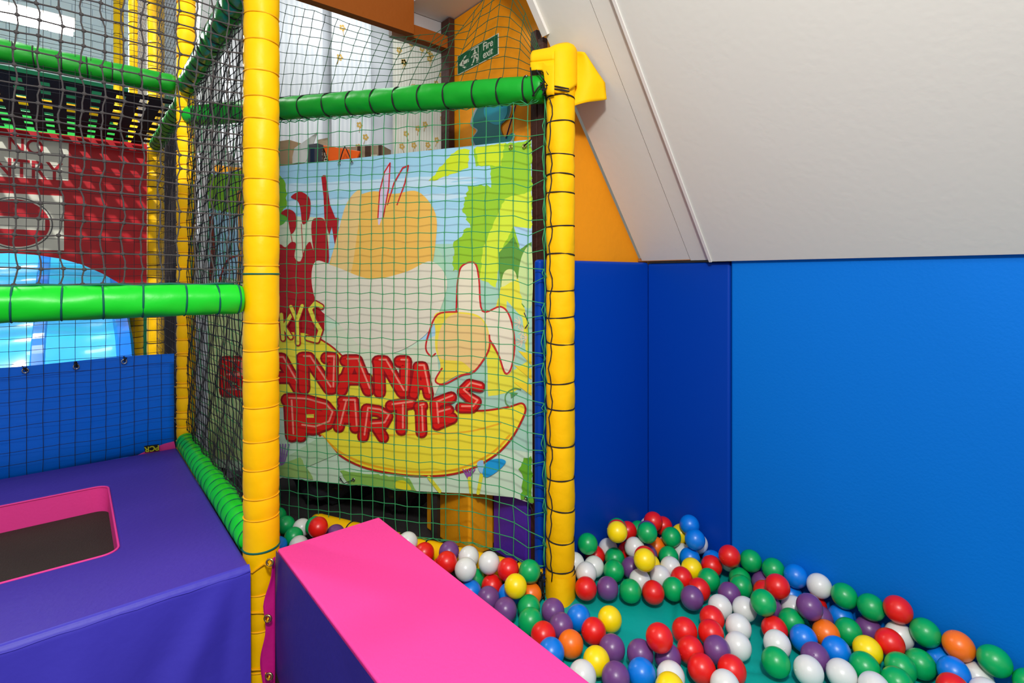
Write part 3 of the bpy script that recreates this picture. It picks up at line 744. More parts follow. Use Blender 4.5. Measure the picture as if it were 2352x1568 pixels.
# plain orange and cream patches (no figure)
A_.poly(smooth([(752, 640), (770, 560), (800, 470), (850, 440), (905, 445), (960, 440), (1000, 490), (1000, 560), (985, 640), (960, 700), (860, 700), (780, 690)], 6), (240, 188, 88))
A_.poly(smooth([(760, 620), (780, 520), (800, 460), (830, 440), (820, 540), (800, 640)], 6), (236, 200, 130))
A_.poly(smooth([(716, 650), (725, 600), (770, 612), (850, 640), (930, 625), (990, 600), (1026, 640), (1015, 700), (985, 760), (930, 800), (880, 812), (820, 795), (780, 745), (735, 710)], 7), (226, 220, 198))
A_.poly([(690, 800), (740, 770), (780, 745), (830, 800), (920, 812), (1000, 770), (1010, 880), (990, 930), (800, 840)], (216, 222, 192))
lil = (214, 196, 222)
A_.poly(smooth([(868, 500), (872, 440), (885, 390), (895, 375), (896, 410), (888, 460), (872, 515)], 5), lil); A_.stroke([(868, 500), (872, 440), (883, 395), (896, 374), (893, 430), (880, 500)], 3, (200, 44, 50))
A_.stroke([(890, 470), (905, 420), (925, 385), (938, 380), (930, 420), (912, 470)], 3, (200, 44, 50))
# plain pale bananas at the right of the patch
pk = (232, 224, 196)
A_.poly(smooth([(1050, 715), (1052, 640), (1062, 610), (1090, 606), (1100, 640), (1108, 712), (1150, 705), (1172, 730), (1184, 800), (1175, 850), (1160, 856), (1140, 800), (1122, 775), (1100, 740), (1040, 730)], 5), pk)
A_.stroke(smooth([(1048, 712), (1052, 640), (1062, 610), (1090, 604), (1100, 640), (1108, 714), (1150, 704), (1172, 730), (1182, 790), (1174, 845), (1160, 856), (1145, 815), (1122, 775)], 5, False), 4, (198, 44, 44))
A_.poly(smooth([(1000, 720), (1050, 716), (1100, 725), (1122, 760), (1118, 810), (1085, 850), (1050, 862), (1015, 880), (1000, 872), (1012, 840), (1000, 800), (1000, 760)], 6), (240, 218, 70))
A_.poly(smooth([(1010, 760), (1040, 722), (1100, 730), (1122, 770), (1116, 812), (1090, 850), (1060, 830), (1010, 820)], 6), (236, 202, 132))
A_.stroke(smooth([(1050, 716), (1005, 722), (985, 765), (978, 800), (990, 818), (1000, 812)], 5, False), 4, (198, 44, 44))
A_.stroke(smooth([(1124, 770), (1122, 805), (1090, 852), (1060, 862), (1020, 882), (1000, 874), (1015, 846)], 5, False), 4, (198, 44, 44))
# big banana
yb, yr = (246, 228, 56), (182, 38, 28)
A_.poly([(640, 760), (700, 765), (742, 782), (790, 822), (820, 850), (990, 900), (990, 935), (640, 935)], (238, 222, 60))
A_.stroke(smooth([(738, 780), (765, 798), (795, 826)], 4, False), 4, yr)
ban = smooth([(700, 930), (738, 1000), (775, 1040), (830, 1070), (900, 1086), (965, 1092), (1030, 1089), (1085, 1074), (1140, 1042), (1175, 1005), (1198, 965), (1206, 940), (1198, 926), (1170, 934), (1120, 942), (1050, 942), (980, 935), (850, 915), (760, 905)], 5)
A_.poly(ban, yb)
A_.stroke(smooth([(738, 998), (778, 1036), (835, 1063), (900, 1078), (965, 1084), (1030, 1081), (1082, 1066), (1135, 1036), (1170, 1000)], 5, False), 5, (240, 170, 30))
A_.stroke(smooth([(850, 1000), (1000, 996), (1080, 990), (1150, 972)], 5, False), 4, (240, 180, 40))
A_.stroke(smooth([(728, 992), (775, 1041), (830, 1071), (900, 1087), (965, 1093), (1030, 1090), (1085, 1075), (1140, 1043), (1175, 1006), (1198, 966), (1207, 940), (1198, 926), (1170, 934), (1120, 942), (1090, 943)], 5, False), 4.5, yr)
A_.poly([(640, 1060), (740, 1000), (775, 1042), (640, 1100)], (184, 214, 172))
# flowers at the bottom
for x0, c in ((648, (150, 110, 170)), (1075, (150, 80, 160))):
    for dx in (-9, -4, 1, 6, 12): A_.stroke([(x0, 1084 if x0 < 700 else 1098), (x0+dx*1.3, 1020 if x0 < 700 else 1078)], 3, c)
A_.poly(jag([(780, 1080), (940, 1098), (955, 1127), (800, 1110)], 2, 8, 12), (140, 190, 84))
A_.poly(jag([(640, 1070), (690, 1050), (720, 1100), (640, 1092)], 2, 8, 13), (160, 196, 110))
A_.poly(smooth([(908, 1106), (930, 1104), (944, 1124), (910, 1120)], 5), (232, 222, 40))
for a, b in (((985, 1096), (1010, 1128)), ((1078, 1098), (1082, 1130)), ((1106, 1090), (1098, 1132))): A_.stroke([a, b], 8, (226, 220, 60))
A_.poly(smooth([(1108, 1085), (1120, 1060), (1145, 1053), (1162, 1060), (1145, 1080), (1118, 1096)], 5), (30, 158, 220))
A_.poly(smooth([(1096, 1062), (1110, 1058), (1108, 1086), (1100, 1080)], 5), (150, 196, 226))
A_.poly(jag([(1205, 1050), (1221, 1048), (1223, 1155), (1196, 1146), (1202, 1100), (1192, 1080)], 3, 8, 14), (104, 176, 44))
A_.stroke(smooth([(1196, 894), (1180, 892), (1162, 905), (1162, 925), (1172, 934)], 5, False), 2.5, (96, 150, 80))
A_.poly([(1172, 900), (1190, 902), (1174, 914)], (96, 150, 80))
# lettering
def letter(segs, w_, dark=(150, 16, 22), fill=(220, 26, 20), hi=(246, 140, 120), h=True, grow=8):
    for s_ in segs: A_.stroke(s_, w_+grow, dark)
    for s_ in segs: A_.stroke(s_, w_-1, fill)
    if h:
        for s_ in segs[:2]:
            A_.stroke([(x+w_*.16, y-w_*.2) for x, y in s_], 4, hi)
W1 = 22
def LA(x0, x1, y0, y1, w_=W1):
    m_ = (x0+x1)/2; letter([[(m_+4, y0), (x1, y1)], [(x0+10, y0), (m_+4, y0)], [(m_-6, y0), (x0, y1)], [(x0+5, y0+(y1-y0)*.62), (x1-4, y0+(y1-y0)*.62)]], w_)
def LN(x0, x1, y0, y1, w_=W1): letter([[(x0, y0), (x0+15, y0), (x1-8, y1)], [(x1-14, y0), (x1, y0), (x1-2, y1)], [(x0+2, y0), (x0+4, y1)]], w_)
letter([[(516, 832), (550, 832), (552, 862), (518, 864)], [(518, 864), (556, 866), (558, 898), (518, 898)], [(518, 832), (518, 898)]], W1)
LA(600, 686, 824, 893); LN(694, 764, 822, 892); LA(784, 846, 828, 896); LN(868, 932, 830, 900); LA(950, 984, 842, 906, 18)
letter([[(660, 918), (700, 920), (745, 932), (760, 950), (752, 972), (720, 984), (690, 980)], [(666, 924), (670, 1000)], [(688, 924), (690, 1000)], [(706, 948), (738, 956)], [(700, 962), (730, 968)]], 24); A_.poly([(704, 951), (721, 951), (721, 959), (704, 959)], (236, 220, 70))
letter([[(786, 922), (812, 922), (816, 982)], [(792, 924), (778, 980)], [(784, 960), (812, 962)]], 20)
letter([[(842, 940), (870, 944), (890, 956), (880, 974), (850, 976)], [(842, 940), (834, 1002)], [(862, 976), (880, 1004)]], 20)
letter([[(898, 932), (944, 926)], [(922, 934), (922, 986)]], 21)
letter([[(966, 938), (968, 992)], [(962, 934), (970, 932)]], 20)
letter([[(1036, 912), (1000, 926), (1004, 975)], [(1002, 950), (1030, 942)], [(1004, 974), (1038, 960)]], 20)
letter([[(1102, 888), (1078, 882), (1062, 898), (1080, 914), (1094, 922), (1084, 936), (1058, 936)]], 18)
yk = dict(dark=(170, 30, 34), fill=(232, 222, 70), h=False, grow=5)
letter([[(646, 722), (650, 778)], [(668, 724), (652, 750), (668, 774)]], 9, **yk)
letter([[(668, 704), (682, 736), (694, 702)], [(682, 736), (684, 788)]], 9, **yk)
letter([[(738, 704), (724, 696), (712, 710), (722, 736), (736, 758), (728, 782), (706, 776)]], 10, **yk)
ban_ = thing('banner', N(860, 1110, BO), 'printed jungle party banner with red lettering and big banana behind the green net', 'banner')
cloth = A_.mb.build('printed_face', [m for _, m in A_.mats]); put(cloth, ban_)
k = MB(); k.prism([N(x, y, BO+.0005) for x, y in [TL, TR]+botp[::-1]], -NN*.002); put(k.build('backing', mat('banner_back', (200, 205, 200), .7)), ban_)
for (px, py, mm) in ((1173, 337, BRASS), (1204, 335, BRASS), (779, 375, STEEL), (808, 371, STEEL), (781, 1098, STEEL), (812, 1101, STEEL), (1209, 1142, STEEL)):
    k = MB(); k.ring(N(px, py, BO-.012), NN, .006, .0022, 16); put(k.build('eyelet', mm), ban_)
for ps, r_ in (([N(779, 375, BO-.01), N(787, 348, BO-.012), N(792, 336, BO-.01), N(797, 345, BO-.012), N(808, 371, BO-.01)], .0024),
               ([N(1204, 335, BO-.012), N(1220, 320, BO-.03)], .0026), ([N(1209, 1142, BO-.012), N(1222, 1170, BO-.02), N(1228, 1190, BO-.02)], .0022),
               ([N(781, 1098, BO-.012), N(790, 1110, BO-.02), N(812, 1101, BO-.012)], .002)):
    k = MB(); k.tube(ps, r_, 6); put(k.build('cord', BLKC), ban_)

# ------------------------------------------------------------------ fire exit sign and sticker on the partition wall
XS = XP-.004
fs_ = thing('fire_exit_sign', U(1098, 125, 'X', XS), 'green and white fire exit sign with left arrow on the orange wall', 'sign')
tl, tr, br, bl = U(1051, 127.5, 'X', XS), U(1144.6, 77.6, 'X', XS), U(1144.6, 126.5, 'X', XS), U(1051, 171, 'X', XS)
zt_, zb_ = (tl.z+tr.z)/2, (bl.z+br.z)/2; ya, yb_ = tl.y, tr.y
def SP(u, v, e=0): return V((XS-e, ya+(yb_-ya)*u, zb_+(zt_-zb_)*v))
GS = mat('sign_green', (12, 92, 58), .4); CR = mat('sign_white', (206, 210, 190), .4)
k = MB(); k.prism([SP(0, 0), SP(1, 0), SP(1, 1), SP(0, 1)], V((.003, 0, 0)), 0); k.add([SP(.012, .04, .001), SP(.988, .04, .001), SP(.988, .96, .001), SP(.012, .96, .001)], [(0, 1, 2, 3)], 1)
put(k.build('panel', [CR, GS]), fs_)
k = MB()
def sp(pts): k.add([SP(u, v, .002) for u, v in pts], [list(range(len(pts)))])
sp([(.05, .47), (.20, .78), (.25, .78), (.16, .56), (.16, .38), (.25, .15), (.20, .15)]); sp([(.14, .56), (.31, .56), (.31, .38), (.14, .38)])
put(k.build('arrow', CR), fs_)
k = MB()
sp([(.37, .92), (.55, .92), (.55, .10), (.53, .10), (.53, .86), (.37, .86)])
k.add([SP(.455+.022*math.cos(q), .77+.07*math.sin(q), .002) for q in [i*math.pi/6 for i in range(12)]], [list(range(12))])
sp([(.42, .70), (.49, .70), (.48, .42), (.43, .42)]); sp([(.42, .68), (.36, .52), (.38, .48), (.43, .58)]); sp([(.49, .68), (.53, .5), (.51, .46), (.48, .56)])
sp([(.43, .44), (.40, .26), (.36, .12), (.40, .10), (.44, .26), (.46, .44)]); sp([(.45, .44), (.50, .30), (.49, .12), (.55, .12), (.53, .34), (.48, .46)])
put(k.build('running_figure', CR), fs_)
for tx, v in (('Fire', .70), ('exit', .30)):
    o = text_mesh(tx, 'lettering', CR, frame(SP(.77, v, .002), (0, -1, 0), (0, 0, 1)), (zt_-zb_)*.52, .0004, .0007); put(o, fs_)
# teal sticker (plain shape)
stk = thing('wall_sticker', U(1130, 285, 'X', XS), 'teal wall sticker with pale border half hidden behind the banner top', 'sticker')
k = MB()
def xs(pts, e, mi): k.add([U(x, y, 'X', XS-e) for x, y in pts], [list(range(len(pts)))], mi)
o1 = smooth([(1092, 248), (1110, 232), (1150, 228), (1174, 236), (1170, 268), (1150, 290), (1160, 316), (1182, 306), (1176, 326), (1150, 335), (1100, 345), (1082, 322), (1094, 300), (1080, 285)], 5)
cx = sum(p[0] for p in o1)/len(o1); cy = sum(p[1] for p in o1)/len(o1)
xs(o1, .001, 0); xs([((x-cx)*.92+cx, (y-cy)*.92+cy) for x, y in o1], .002, 1)
xs(smooth([(1118, 240), (1160, 236), (1164, 262), (1146, 286), (1124, 280), (1112, 262)], 5), .003, 2)
k.tube([U(1162, 318, 'X', XS-.004), U(1185, 240, 'X', XS-.004)], .003, 6, 3)
put(k.build('printed_shape', [mat('sticker_edge', (150, 160, 160), .5), mat('sticker_teal', (8, 104, 106), .5), mat('sticker_cyan', (10, 140, 160), .5), mat('sticker_violet', (60, 34, 92), .5)]), stk)

# ------------------------------------------------------------------ things in the store behind the banner
def stripe_mat(name, a, b, sc):
    m = bpy.data.materials.new(name); m.use_nodes = True; nt = m.node_tree; bs = nt.nodes['Principled BSDF']
    tc = nt.nodes.new('ShaderNodeTexCoord'); wv = nt.nodes.new('ShaderNodeTexWave'); wv.bands_direction = 'X'; wv.inputs['Scale'].default_value = sc; wv.inputs['Distortion'].default_value = .4
    r = nt.nodes.new('ShaderNodeValToRGB'); r.color_ramp.elements[0].color = (*lin(a), 1); r.color_ramp.elements[1].color = (*lin(b), 1)
    nt.links.new(tc.outputs['Object'], wv.inputs['Vector']); nt.links.new(wv.outputs['Color'], r.inputs['Fac']); nt.links.new(r.outputs['Color'], bs.inputs['Base Color']); bs.inputs['Roughness'].default_value = .7; return m
SM = stripe_mat('striped_cream_paper', (206, 202, 184), (224, 222, 208), 14); SM2 = stripe_mat('striped_white_paper', (206, 212, 216), (222, 226, 228), 10)
flm = mat('flower_print', (196, 160, 80), .7)
def board(x0p, x1p, Yb, m, label, fl):
    a = U(x0p, 300, 'Y', Yb); b = U(x1p, 300, 'Y', Yb)
    t = thing('wallpapered_board', V(((a.x+b.x)/2, Yb, -.013)), label, 'board', 'wallpapered boards in the store')
    kb = MB(); kb.box((a.x, Yb, -.013), (b.x, Yb+.02, 3.1))
    if fl:
        k = kb; r = random.Random(int(x0p))
        for _ in range(fl):
            c = V((r.uniform(a.x+.03, b.x-.03), Yb-.001, r.uniform(1.5, 3.0)))
            for q in range(5):
                d = V((math.cos(q*1.26), 0, math.sin(q*1.26)))*.014
                k.add([c+d+V((.009*math.cos(w_), 0, .009*math.sin(w_))) for w_ in [i*math.pi/3 for i in range(6)]], [list(range(6))], 1)
            k.tube([c, c+V((r.uniform(-.02, .02), 0, -.05))], .002, 4, 1)
    put(kb.build('board', [m, flm]), t)
board(762, 852, 3.34, SM2, 'white striped board at the left of the store behind the net', 8)
board(905, 1060, 3.30, SM, 'cream striped board with small flowers beside the brown post', 60)
board(560, 741, 3.36, SM2, 'pale board nearest the big yellow post in the store', 0)
tag(box('shelf_board', (.58, 3.14, 1.58), (1.0, 3.18, 1.71), mat('orange_board', (236, 158, 20), .6), .005), 'orange board edge seen behind the black side net', 'board')
# rack
rk = thing('storage_rack', P2+ND*1.1-NN*.18, 'dark storage rack hidden behind the banner carrying boxes and bags', 'rack')
DK = mat('dark_metal', (40, 38, 38), .6)
ZR = 1.56
MR = frame(P2+V((0, 0, -.013)), ND, -NN)
MRm = Matrix(((ND.x, -NN.x, 0, P2.x), (ND.y, -NN.y, 0, P2.y), (0, 0, 1, 0), (0, 0, 0, 1)))
k = MB(); k.box((.56, .085, ZR-.03), (1.90, .255, ZR), 0, MRm); put(k.build('shelf', DK), rk)
for s_, o_ in ((.57, .09), (1.86, .09), (.57, .225), (1.86, .225)):
    k = MB(); k.box((s_, o_, -.013), (s_+.03, o_+.025, ZR-.03), 0, MRm); put(k.build('leg', DK), rk)
# items on the shelf (front edge line about Y=2.5)
KR = mat('kraft_card', (160, 142, 118), .8, .2, 60); KB = mat('brown_print', (74, 52, 42), .8)
YI = 2.52
def IY(px, py, y=YI): return U(px, py, 'Y', y)
cb = thing('cardboard_box', N(800, 340, .17), 'brown and grey cardboard box with barcode on the shelf above the banner', 'box')
a, b = N(732, 340, .13), N(877, 340, .20); a.z = b.z = ZR; wb = (b-a).length; ux = (b-a).normalized(); ub = V((-ux.y, ux.x, 0))
if ub.dot(NN) > 0: ub = -ub
M = Matrix(((ux.x, ub.x, 0, a.x), (ux.y, ub.y, 0, a.y), (0, 0, 1, ZR), (0, 0, 0, 1)))
k = MB(); k.box((0, .0, 0), (wb, .10, .168), 0, M)
k.box((.0, -.002, .0), (wb*.05, 0, .168), 1, M); k.box((wb*.62, -.002, 0), (wb*.67, 0, .168), 1, M); k.box((wb*.74, -.002, 0), (wb*.83, 0, .168), 1, M)
k.box((wb*.95, -.002, 0), (wb, 0, .168), 1, M); k.box((wb*.06, -.002, .04), (wb*.2, 0, .168), 1, M)
vv = [M @ V(p) for p in ((wb*.2, -.002, .04), (wb*.34, -.002, .168), (wb*.2, -.002, .168))]; k.add(vv, [(0, 1, 2)], 1)
put(k.build('carton', [KR, KB]), cb)
k = MB(); k.prism([M @ V((0, 0, .168)), M @ V((.05, 0, .168)), M @ V((.03, .03, .225)), M @ V((-.02, .02, .215))], V((0, .003, 0))); put(k.build('flap', KR), cb)
o = text_mesh('CHEAPER\nBY THE\nCASE', 'lettering', CR, frame(M @ V((wb*.125, -.004, .105)), (0, 0, 1), -ux), .026, .0004); put(o, cb)
k = MB(); k.box((wb*.84, -.003, .02), (wb*.93, -.0015, .125), 0, M)
for q in range(14): k.box((wb*.845, -.004, .026+q*.0068), (wb*.925, -.003, .026+q*.0068+(.003 if q % 3 else .0045)), 1, M)
put(k.build('barcode', [CR, DK]), cb)
# orange bag
k = MB()
def lump(c, sx, sy, sz, seed, e=.18):
    r = random.Random(seed); ph = [r.random()*6 for _ in range(6)]
    def f(u, v):
        q = u*2*math.pi; t = v*math.pi
        d = 1+e*(math.sin(3*q+ph[0])*math.sin(2*t+ph[1])+.5*math.sin(5*q+ph[2]+4*t))
        return V(c)+V((sx*math.sin(t)*math.cos(q)*d, sy*math.sin(t)*math.sin(q)*d, max(-sz*.5, sz*math.cos(t)*d)))
    return f
pp = [N(x, y, .105) for x, y in ((741, 333), (826, 347), (815, 372), (758, 380))]
k.prism(pp, -NN*.012); tag(k.build('orange_folder', mat('orange_plastic', (240, 96, 20), .5), bevel=.003), 'bright orange flat folder in front of the cardboard box', 'folder')
k = MB(); c = N(832, 360, .11); k.grid(lump((c.x, c.y, ZR+.02), .05, .02, .055, 5), 20, 12); tag(k.build('black_bag', DK), 'small crumpled black bag right of the orange folder', 'bag')
dv = thing('grey_device', N(725, 370, .12), 'small dark grey machine left of the orange folder', 'machine')
def dbox(x0, x1, y0, o0, o1, nm, m, z0=ZR):
    A, B = N(x0, 350, o0), N(x1, 350, o0); h_ = N((x0+x1)/2, y0, o0).z; k = MB()
    k.prism([V((A.x, A.y, z0)), V((B.x, B.y, z0)), V((B.x, B.y, h_)), V((A.x, A.y, h_))], -NN*(o1-o0)); return k.build(nm, m, bevel=.002)
put(dbox(706, 729, 330, .10, .17, 'body', mat('grey_plastic', (78, 78, 84), .5)), dv)
put(dbox(712, 722, 341, .097, .10, 'panel', mat('navy_plastic', (20, 34, 60), .4), ZR+.06), dv)
tag(dbox(560, 664, 328, .10, .20, 'cardboard_carton', mat('kraft_plain', (172, 142, 108), .8)), 'plain tan carton beside the big yellow post above the banner', 'box')
k = MB(); k.prism([N(x, y, .12) for x, y in ((668, 376), (676, 340), (728, 304), (714, 345), (702, 372))], -NN*.004); tag(k.build('paper_sheet', mat('paper_white', (206, 206, 200), .7)), 'white paper sheet leaning left of the grey machine', 'paper')
k = MB(); c = N(930, 350, .20); k.grid(lump((c.x, c.y, ZR+.03), .055, .045, .06, 8, .12), 24, 14); tag(k.build('green_bag', mat('green_plastic_bag', (30, 120, 50), .4, .4, 30)), 'crumpled green plastic bag behind the banner top edge', 'bag')
k = MB(); c = N(990, 352, .19); k.grid(lump((c.x, c.y, ZR+.01), .075, .055, .085, 12, .10), 28, 14); tag(k.build('blue_bag', mat('navy_bag', (10, 42, 104), .5, .3, 30)), 'dark blue bag beside the brown post above the banner', 'bag')
# black sacks below
bs = mat("black_sack", (48, 48, 54), .2, 1.0, 16, spec=.7)
k = MB()
def sack(c, sx, sy, sz, seed):
    r = random.Random(seed); ph = [r.random()*6 for _ in range(8)]
    def f(u, v):
        q = u*2*math.pi; t = v*math.pi
        cx_, cy_ = math.cos(q), math.sin(q); mm = max(abs(cx_), abs(cy_))**.6
        d = 1+.03*math.sin(7*q+ph[0]+3*t)+.03*math.sin(11*t+ph[1]+2*q)+.02*math.sin(17*q+9*t)
        return V(c)+V((sx*math.sin(t)**.5*cx_/mm*d, sy*math.sin(t)**.5*cy_/mm*d, sz*math.cos(t)*d))
    return f
S1 = P2+ND*1.35-NN*.36
S2 = P2+ND*.93-NN*.34
for c, sx, sy, sz, sd, lb_ in ((S1, .23, .24, .26, 1, 'shiny black plastic sack under the banner near the big yellow post'), (S2, .14, .14, .24, 2, 'dull black sack beside the amber block under the banner')):
    k = MB(); k.grid(sack((c.x, c.y, .25), sx, sy, sz, sd), 60, 40); tag(k.build('plastic_sack', bs), lb_, 'sack', 'black sacks under the banner')

# ------------------------------------------------------------------ balls
BR_ = .0375
c7 = lambda u, v: (1200+u/3.35, 1100+v/3.35)
c8 = lambda u, v: (1752+u/3.92, 1168+v/3.92)
c6 = lambda u, v: (620+u/3.0264, 1050+v/3.0264)
L7 = """g 502 497 155;y 729 406 158;g 903 388 134;g 953 420 156;r 1006 325 146;w 984 350 142;r 1098 400 142;g 1146 447 152;w 1107 457 145;b 1284 370 150;b 1327 467 160;y 1266 450 136;w 1378 520 138;w 1240 520 142;r 806 430 146;w 655 530 148;g 868 500 150;w 868 522 156;r 800 557 152;r 550 588 150;g 703 607 153;p 962 580 150;o 1022 525 152;g 1122 595 155;b 1282 605 158;b 1439 590 150;r 1593 600 165;w 1610 600 158;y 940 622 170;y 978 655 160;p 832 675 156;g 697 703 163;w 550 668 152;w 478 715 158;w 392 640 152;w 903 780 160;w 1060 750 162;w 1141 678 160;y 1304 688 160;r 1456 668 168;r 1226 760 168;g 1425 770 170;r 1358 850 176;r 488 838 166;p 655 840 164;g 830 860 172;r 1006 872 174;g 1162 845 170;p 1306 912 182;g 1758 662 162;g 1697 742 166;g 1680 825 172;p 1858 800 165;r 1865 870 170;p 1592 885 176;w 1520 985 192;w 1708 1000 195;g 1855 955 204;r 1458 1075 200;w 1662 1140 208;p 235 1015 184;b 430 1065 180;y 672 1077 189;r 548 1170 190;p 297 1130 190;r 163 1200 180;o 368 1270 196;b 225 1330 190;y 570 1400 210;p 688 1305 208;w 462 1512 196;p 717 1525 222;p 906 1345 208;b 916 1495 220;r 1055 1225 210;r 1247 1168 204;r 1450 1185 204;r 1290 1318 212;p 1120 1368 218;p 1498 1315 214;w 1655 1285 216;r 1378 1460 230;r 1610 1470 230;w 1140 1520 228;w 1560 1590 230;r 1937 1152 208;y 1135 1610 210;w 1960 1270 216"""
L8 = """g 95 585 192;r 132 700 232;b 300 670 182;b 278 755 180;w 503 755 230;p 422 885 250;r 478 862 232;w 277 895 234;p 60 890 226;g 257 1015 240;p 515 985 240;g 730 852 240;b 717 957 240;g 975 955 262;r 1165 883 260;p 965 1070 252;w 1238 1130 270;g 768 1105 256;r 1150 1212 272;g 1500 1157 272;o 570 1120 258;y 960 1272 284;b 367 1168 252;g 118 1380 256;p 475 1338 272;b 662 1278 268;w 412 1460 288;w 718 1495 292;g 920 1425 286;w 995 1612 290;g 1243 1432 306;g 1210 1565 305;g 1425 1393 294;b 1593 1307 300;o 1800 1265 290;b 1737 1485 312;w 1922 1440 300;g 2160 1450 350;g 2290 1475 340;r 1720 1625 300;w 2000 1660 310"""
L6 = """g 100 398 118;g 105 462 126;w 228 485 122;r 335 490 140;p 468 525 132;g 168 548 140;w 200 612 136;b 55 618 130;r 5 560 126;o 955 575 120;w 938 600 130;r 1087 650 122;p 1245 658 142;r 1228 731 148;w 1385 690 142;w 1360 778 152;w 1525 740 147;r 1663 785 150;g 1813 783 147;g 1425 850 150;r 1540 885 154;y 1708 900 157;o 1812 940 155;b 1395 935 152;b 1662 950 155;p 1517 980 152;g 1798 1040 157;p 1638 1058 156;g 1810 1135 165"""
raw = []
for L, cf, sc in ((L7, c7, 3.35), (L8, c8, 3.92), (L6, c6, 3.0264)):
    for e in L.split(';'):
        c, u, v, wd = e.split(); x, y = cf(float(u), float(v)); raw.append((c, x, y, float(wd)/sc))
D = 2*BR_; pos = []; dirs = []; z0 = []
for c, x, y, wd in raw:
    dx, dy = x-CX, y-HY; r2 = dx*dx+dy*dy; kk = 1+r2/F/F; c2 = dx*dx/r2
    t2b = wd/math.sqrt(kk*c2+1-c2); zf = F*(CH-BR_)/dy; zw = F*D/t2b
    z = min(zf, zw*1.0)
    if z > zf*.955: z = zf
    pos.append(z)
    d = ray(x, y); dirs.append([d.x, d.y, d.z])
dirs = np.array(dirs); zz = np.array(pos); z_init = zz.copy(); zfl = np.array([F*(CH-BR_)/(y-HY) for _, x, y, _ in raw])
o3 = np.array([0, 0, CH]); Pn = o3+dirs*zz[:, None]; T = o3+dirs*z_init[:, None]
nb = len(raw); iu = np.triu_indices(nb, 1)
nnv = np.array(NN[:2]); ndv = np.array(ND[:2]); p2v = np.array(P2[:2])
dn = dirs/np.linalg.norm(dirs, axis=1)[:, None]
for it in range(500):
    # spring: strongly back to own ray, weakly back to depth
    rel = Pn-o3; along = (rel*dn).sum(1)[:, None]*dn; Pn = Pn+(o3+along-Pn)*.10
    Pn += (T-Pn)*.015
    for _ in range(3):
        df = Pn[iu[1]]-Pn[iu[0]]; ds = np.linalg.norm(df, axis=1); m = ds < D*1.001
        if m.any():
            a, b = iu[0][m], iu[1][m]; dd = df[m]/np.maximum(ds[m], 1e-4)[:, None]; cr = dd*((D*1.001-ds[m])/2)[:, None]*.9
            np.add.at(Pn, a, -cr); np.add.at(Pn, b, cr)
        Pn[:, 2] = np.maximum(Pn[:, 2], BR_-.012)
        Pn[:, 0] = np.minimum(Pn[:, 0], XW-.006-BR_)
        inb = Pn[:, 0] > P2[0]+.02; Pn[inb, 1] = np.minimum(Pn[inb, 1], YG-.002-BR_)
        # keep on the camera side of the net / base padding
        q = (Pn[:, :2]-p2v); dnn = q@nnv; s_ = q@ndv; m = (s_ > .02) & (dnn < BR_+.054)
        Pn[m, :2] += np.outer(BR_+.054-dnn[m], nnv)
        # pink block
        inx = (Pn[:, 1] < BY1+BR_+.004) & (Pn[:, 0] < BX1+BR_+.003); low = Pn[:, 2] < BZ
        m = inx & low & (Pn[:, 1] < BY1-.01); Pn[m, 0] = BX1+BR_+.003
        m = inx & low & (Pn[:, 1] >= BY1-.01); Pn[m, 1] = BY1+BR_+.004
        for PP in (P1, P2):
            q = Pn[:, :2]-np.array(PP[:2]); L_ = np.linalg.norm(q, axis=1); m = L_ < BR_+.056
            Pn[m, :2] += q[m]/L_[m][:, None]*(BR_+.056-L_[m])[:, None]
# hidden supports: give every raised ball something to rest on
cols = [r[0] for r in raw]
for rnd_ in range(2):
    add = []
    for i in range(len(Pn)):
        p = Pn[i]
        if p[2] < BR_+.02: continue
        ds = np.linalg.norm(Pn-p, axis=1); sup = ((ds < D*1.06) & (Pn[:, 2] < p[2]-.01)).sum()
        if sup >= 2: continue
        best = None
        dv = np.array([dirs[i][0], dirs[i][1]]) if i < nb else p[:2]
        dv = dv/np.linalg.norm(dv)
        for ang in np.linspace(-2.2, 2.2, 23):
            for el in (.35, .7, 1.1, 1.4):
                ca, sa = math.cos(ang), math.sin(ang); hx, hy = dv[0]*ca-dv[1]*sa, dv[0]*sa+dv[1]*ca
                q = p+D*1.002*np.array([hx*math.cos(el), hy*math.cos(el), -math.sin(el)])
                if q[2] < BR_-.012 or q[0] > XW-.006-BR_ or (q[0] > P2[0]+.02 and q[1] > YG-.002-BR_): continue
                if q[0] < BX1+BR_+.003 and q[1] < BY1+BR_: continue
                qq = q[:2]-p2v
                if qq@ndv > .02 and qq@nnv < BR_+.054: continue
                if min(np.linalg.norm(q[:2]-np.array(PP[:2])) for PP in (P1, P2)) < BR_+.056: continue
                allp = np.vstack([Pn]+[a[None] for a in add])
                if (np.linalg.norm(allp-q, axis=1) < D*.985).any(): continue
                x_, y_, _z = proj(q)
                # hidden behind nearer balls?
                dd = [math.hypot(x_-proj(t)[0], y_-proj(t)[1]) for t in allp if np.linalg.norm(t) < np.linalg.norm(q)-.01]
                sc_ = min(dd) if dd else 99
                if best is None or sc_ < best[0]: best = (sc_, q)
        if best is not None and best[0] < 30: add.append(best[1]); cols.append(random.choice('rgbpw'))
    if add: Pn = np.vstack([Pn]+[a[None] for a in add])
def ballmat(name, rgb, rough=.34, pearl=False):
    m = mat(name, rgb, rough, .04, 90, spec=.55)
    if pearl:
        b = m.node_tree.nodes['Principled BSDF']; b.inputs['Subsurface Weight'].default_value = .25; b.inputs['Subsurface Radius'].default_value = (.03, .03, .03)
    return m
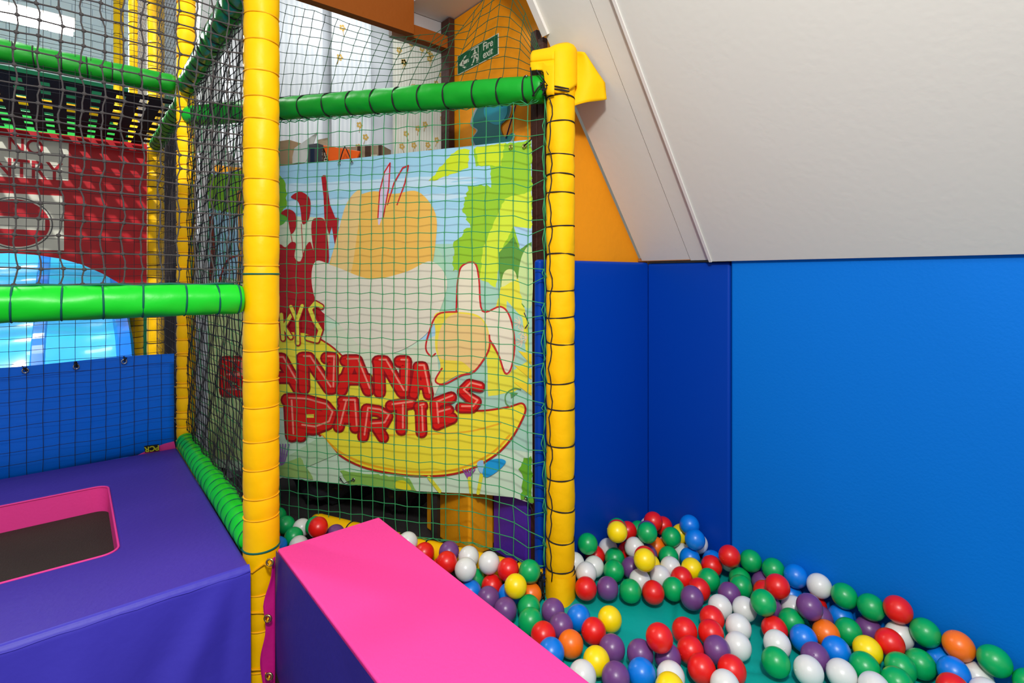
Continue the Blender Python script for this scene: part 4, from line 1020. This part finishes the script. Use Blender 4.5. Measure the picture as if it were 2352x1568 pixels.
BM = dict(r=('red', ballmat('ball_red', (232, 26, 20))), g=('green', ballmat('ball_green', (0, 168, 88))), b=('blue', ballmat('ball_blue', (0, 122, 224))),
          y=('yellow', ballmat('ball_yellow', (255, 222, 0))), p=('purple', ballmat('ball_purple', (112, 66, 128))), o=('orange', ballmat('ball_orange', (252, 116, 16))), w=('white', ballmat('ball_white', (226, 226, 222), .3, True)))
def ball_mesh(m):
    bm = bmesh.new(); bmesh.ops.create_uvsphere(bm, u_segments=40, v_segments=26, radius=BR_)
    for v in bm.verts:
        if abs(v.co.z) < .001: v.co *= .994
    bmesh.ops.create_uvsphere(bm, u_segments=8, v_segments=6, radius=.0022, matrix=Matrix.Translation((0, 0, BR_-.0012)))
    for f in bm.faces: f.smooth = True
    me = bpy.data.meshes.new('plastic_ball'); bm.to_mesh(me); bm.free(); me.materials.append(m); return me
BMESH = {c: ball_mesh(m) for c, (_, m) in BM.items()}
def zone(p, q):
    if p.x < BX1+.03 and p.y > BY1: return 'behind the pink block'
    if (p-P2).dot(ND) > -.02 and p.x < P2.x and (q[0] < 1262): return 'by the net foot'
    if p.y > .98 and p.x > P2.x+.02: return 'in the corner heap'
    if p.x > 1.52: return 'along the bright blue mat'
    return 'on the open teal floor'
info = [(cols[i], V(Pn[i]), proj(Pn[i])) for i in range(len(Pn))]
zn = [zone(p, q) for c, p, q in info]
ordn = ['first', 'second', 'third', 'fourth', 'fifth', 'sixth', 'seventh', 'eighth', 'ninth', 'tenth', 'eleventh', 'twelfth', 'thirteenth', 'fourteenth', 'fifteenth', 'sixteenth', 'seventeenth', 'eighteenth', 'nineteenth', 'twentieth']
proto = {}
for i, (c, p, q) in enumerate(info):
    cn = BM[c][0]
    hid = i >= nb
    same = sorted([j for j in range(len(info)) if info[j][0] == c and zn[j] == zn[i] and (j >= nb) == hid], key=lambda j: info[j][2][0])
    nbr = min((j for j in range(len(info)) if j != i), key=lambda j: (info[j][1]-p).length)
    rk_ = same.index(i)
    place = 'the only %s one' % cn if len(same) == 1 else '%s %s from the left' % (ordn[rk_], cn) if rk_ < 20 else 'far right %s' % cn
    if hid: lab = 'covered %s ball %s, %s' % (cn, zn[i].replace('in the', 'low in the'), place)
    else: lab = '%s ball %s, %s, beside a %s one' % (cn, zn[i], place, BM[info[nbr][0]][0])
    if c not in proto:
        o = bpy.data.objects.new('plastic_ball', BMESH[c]); proto[c] = o
    else: o = proto[c].copy()
    COL.objects.link(o); o.location = p; r = random.Random(i); o.rotation_euler = (r.random()*6, r.random()*6, r.random()*6)
    tag(o, lab, 'ball', 'plastic balls in the ball pit')
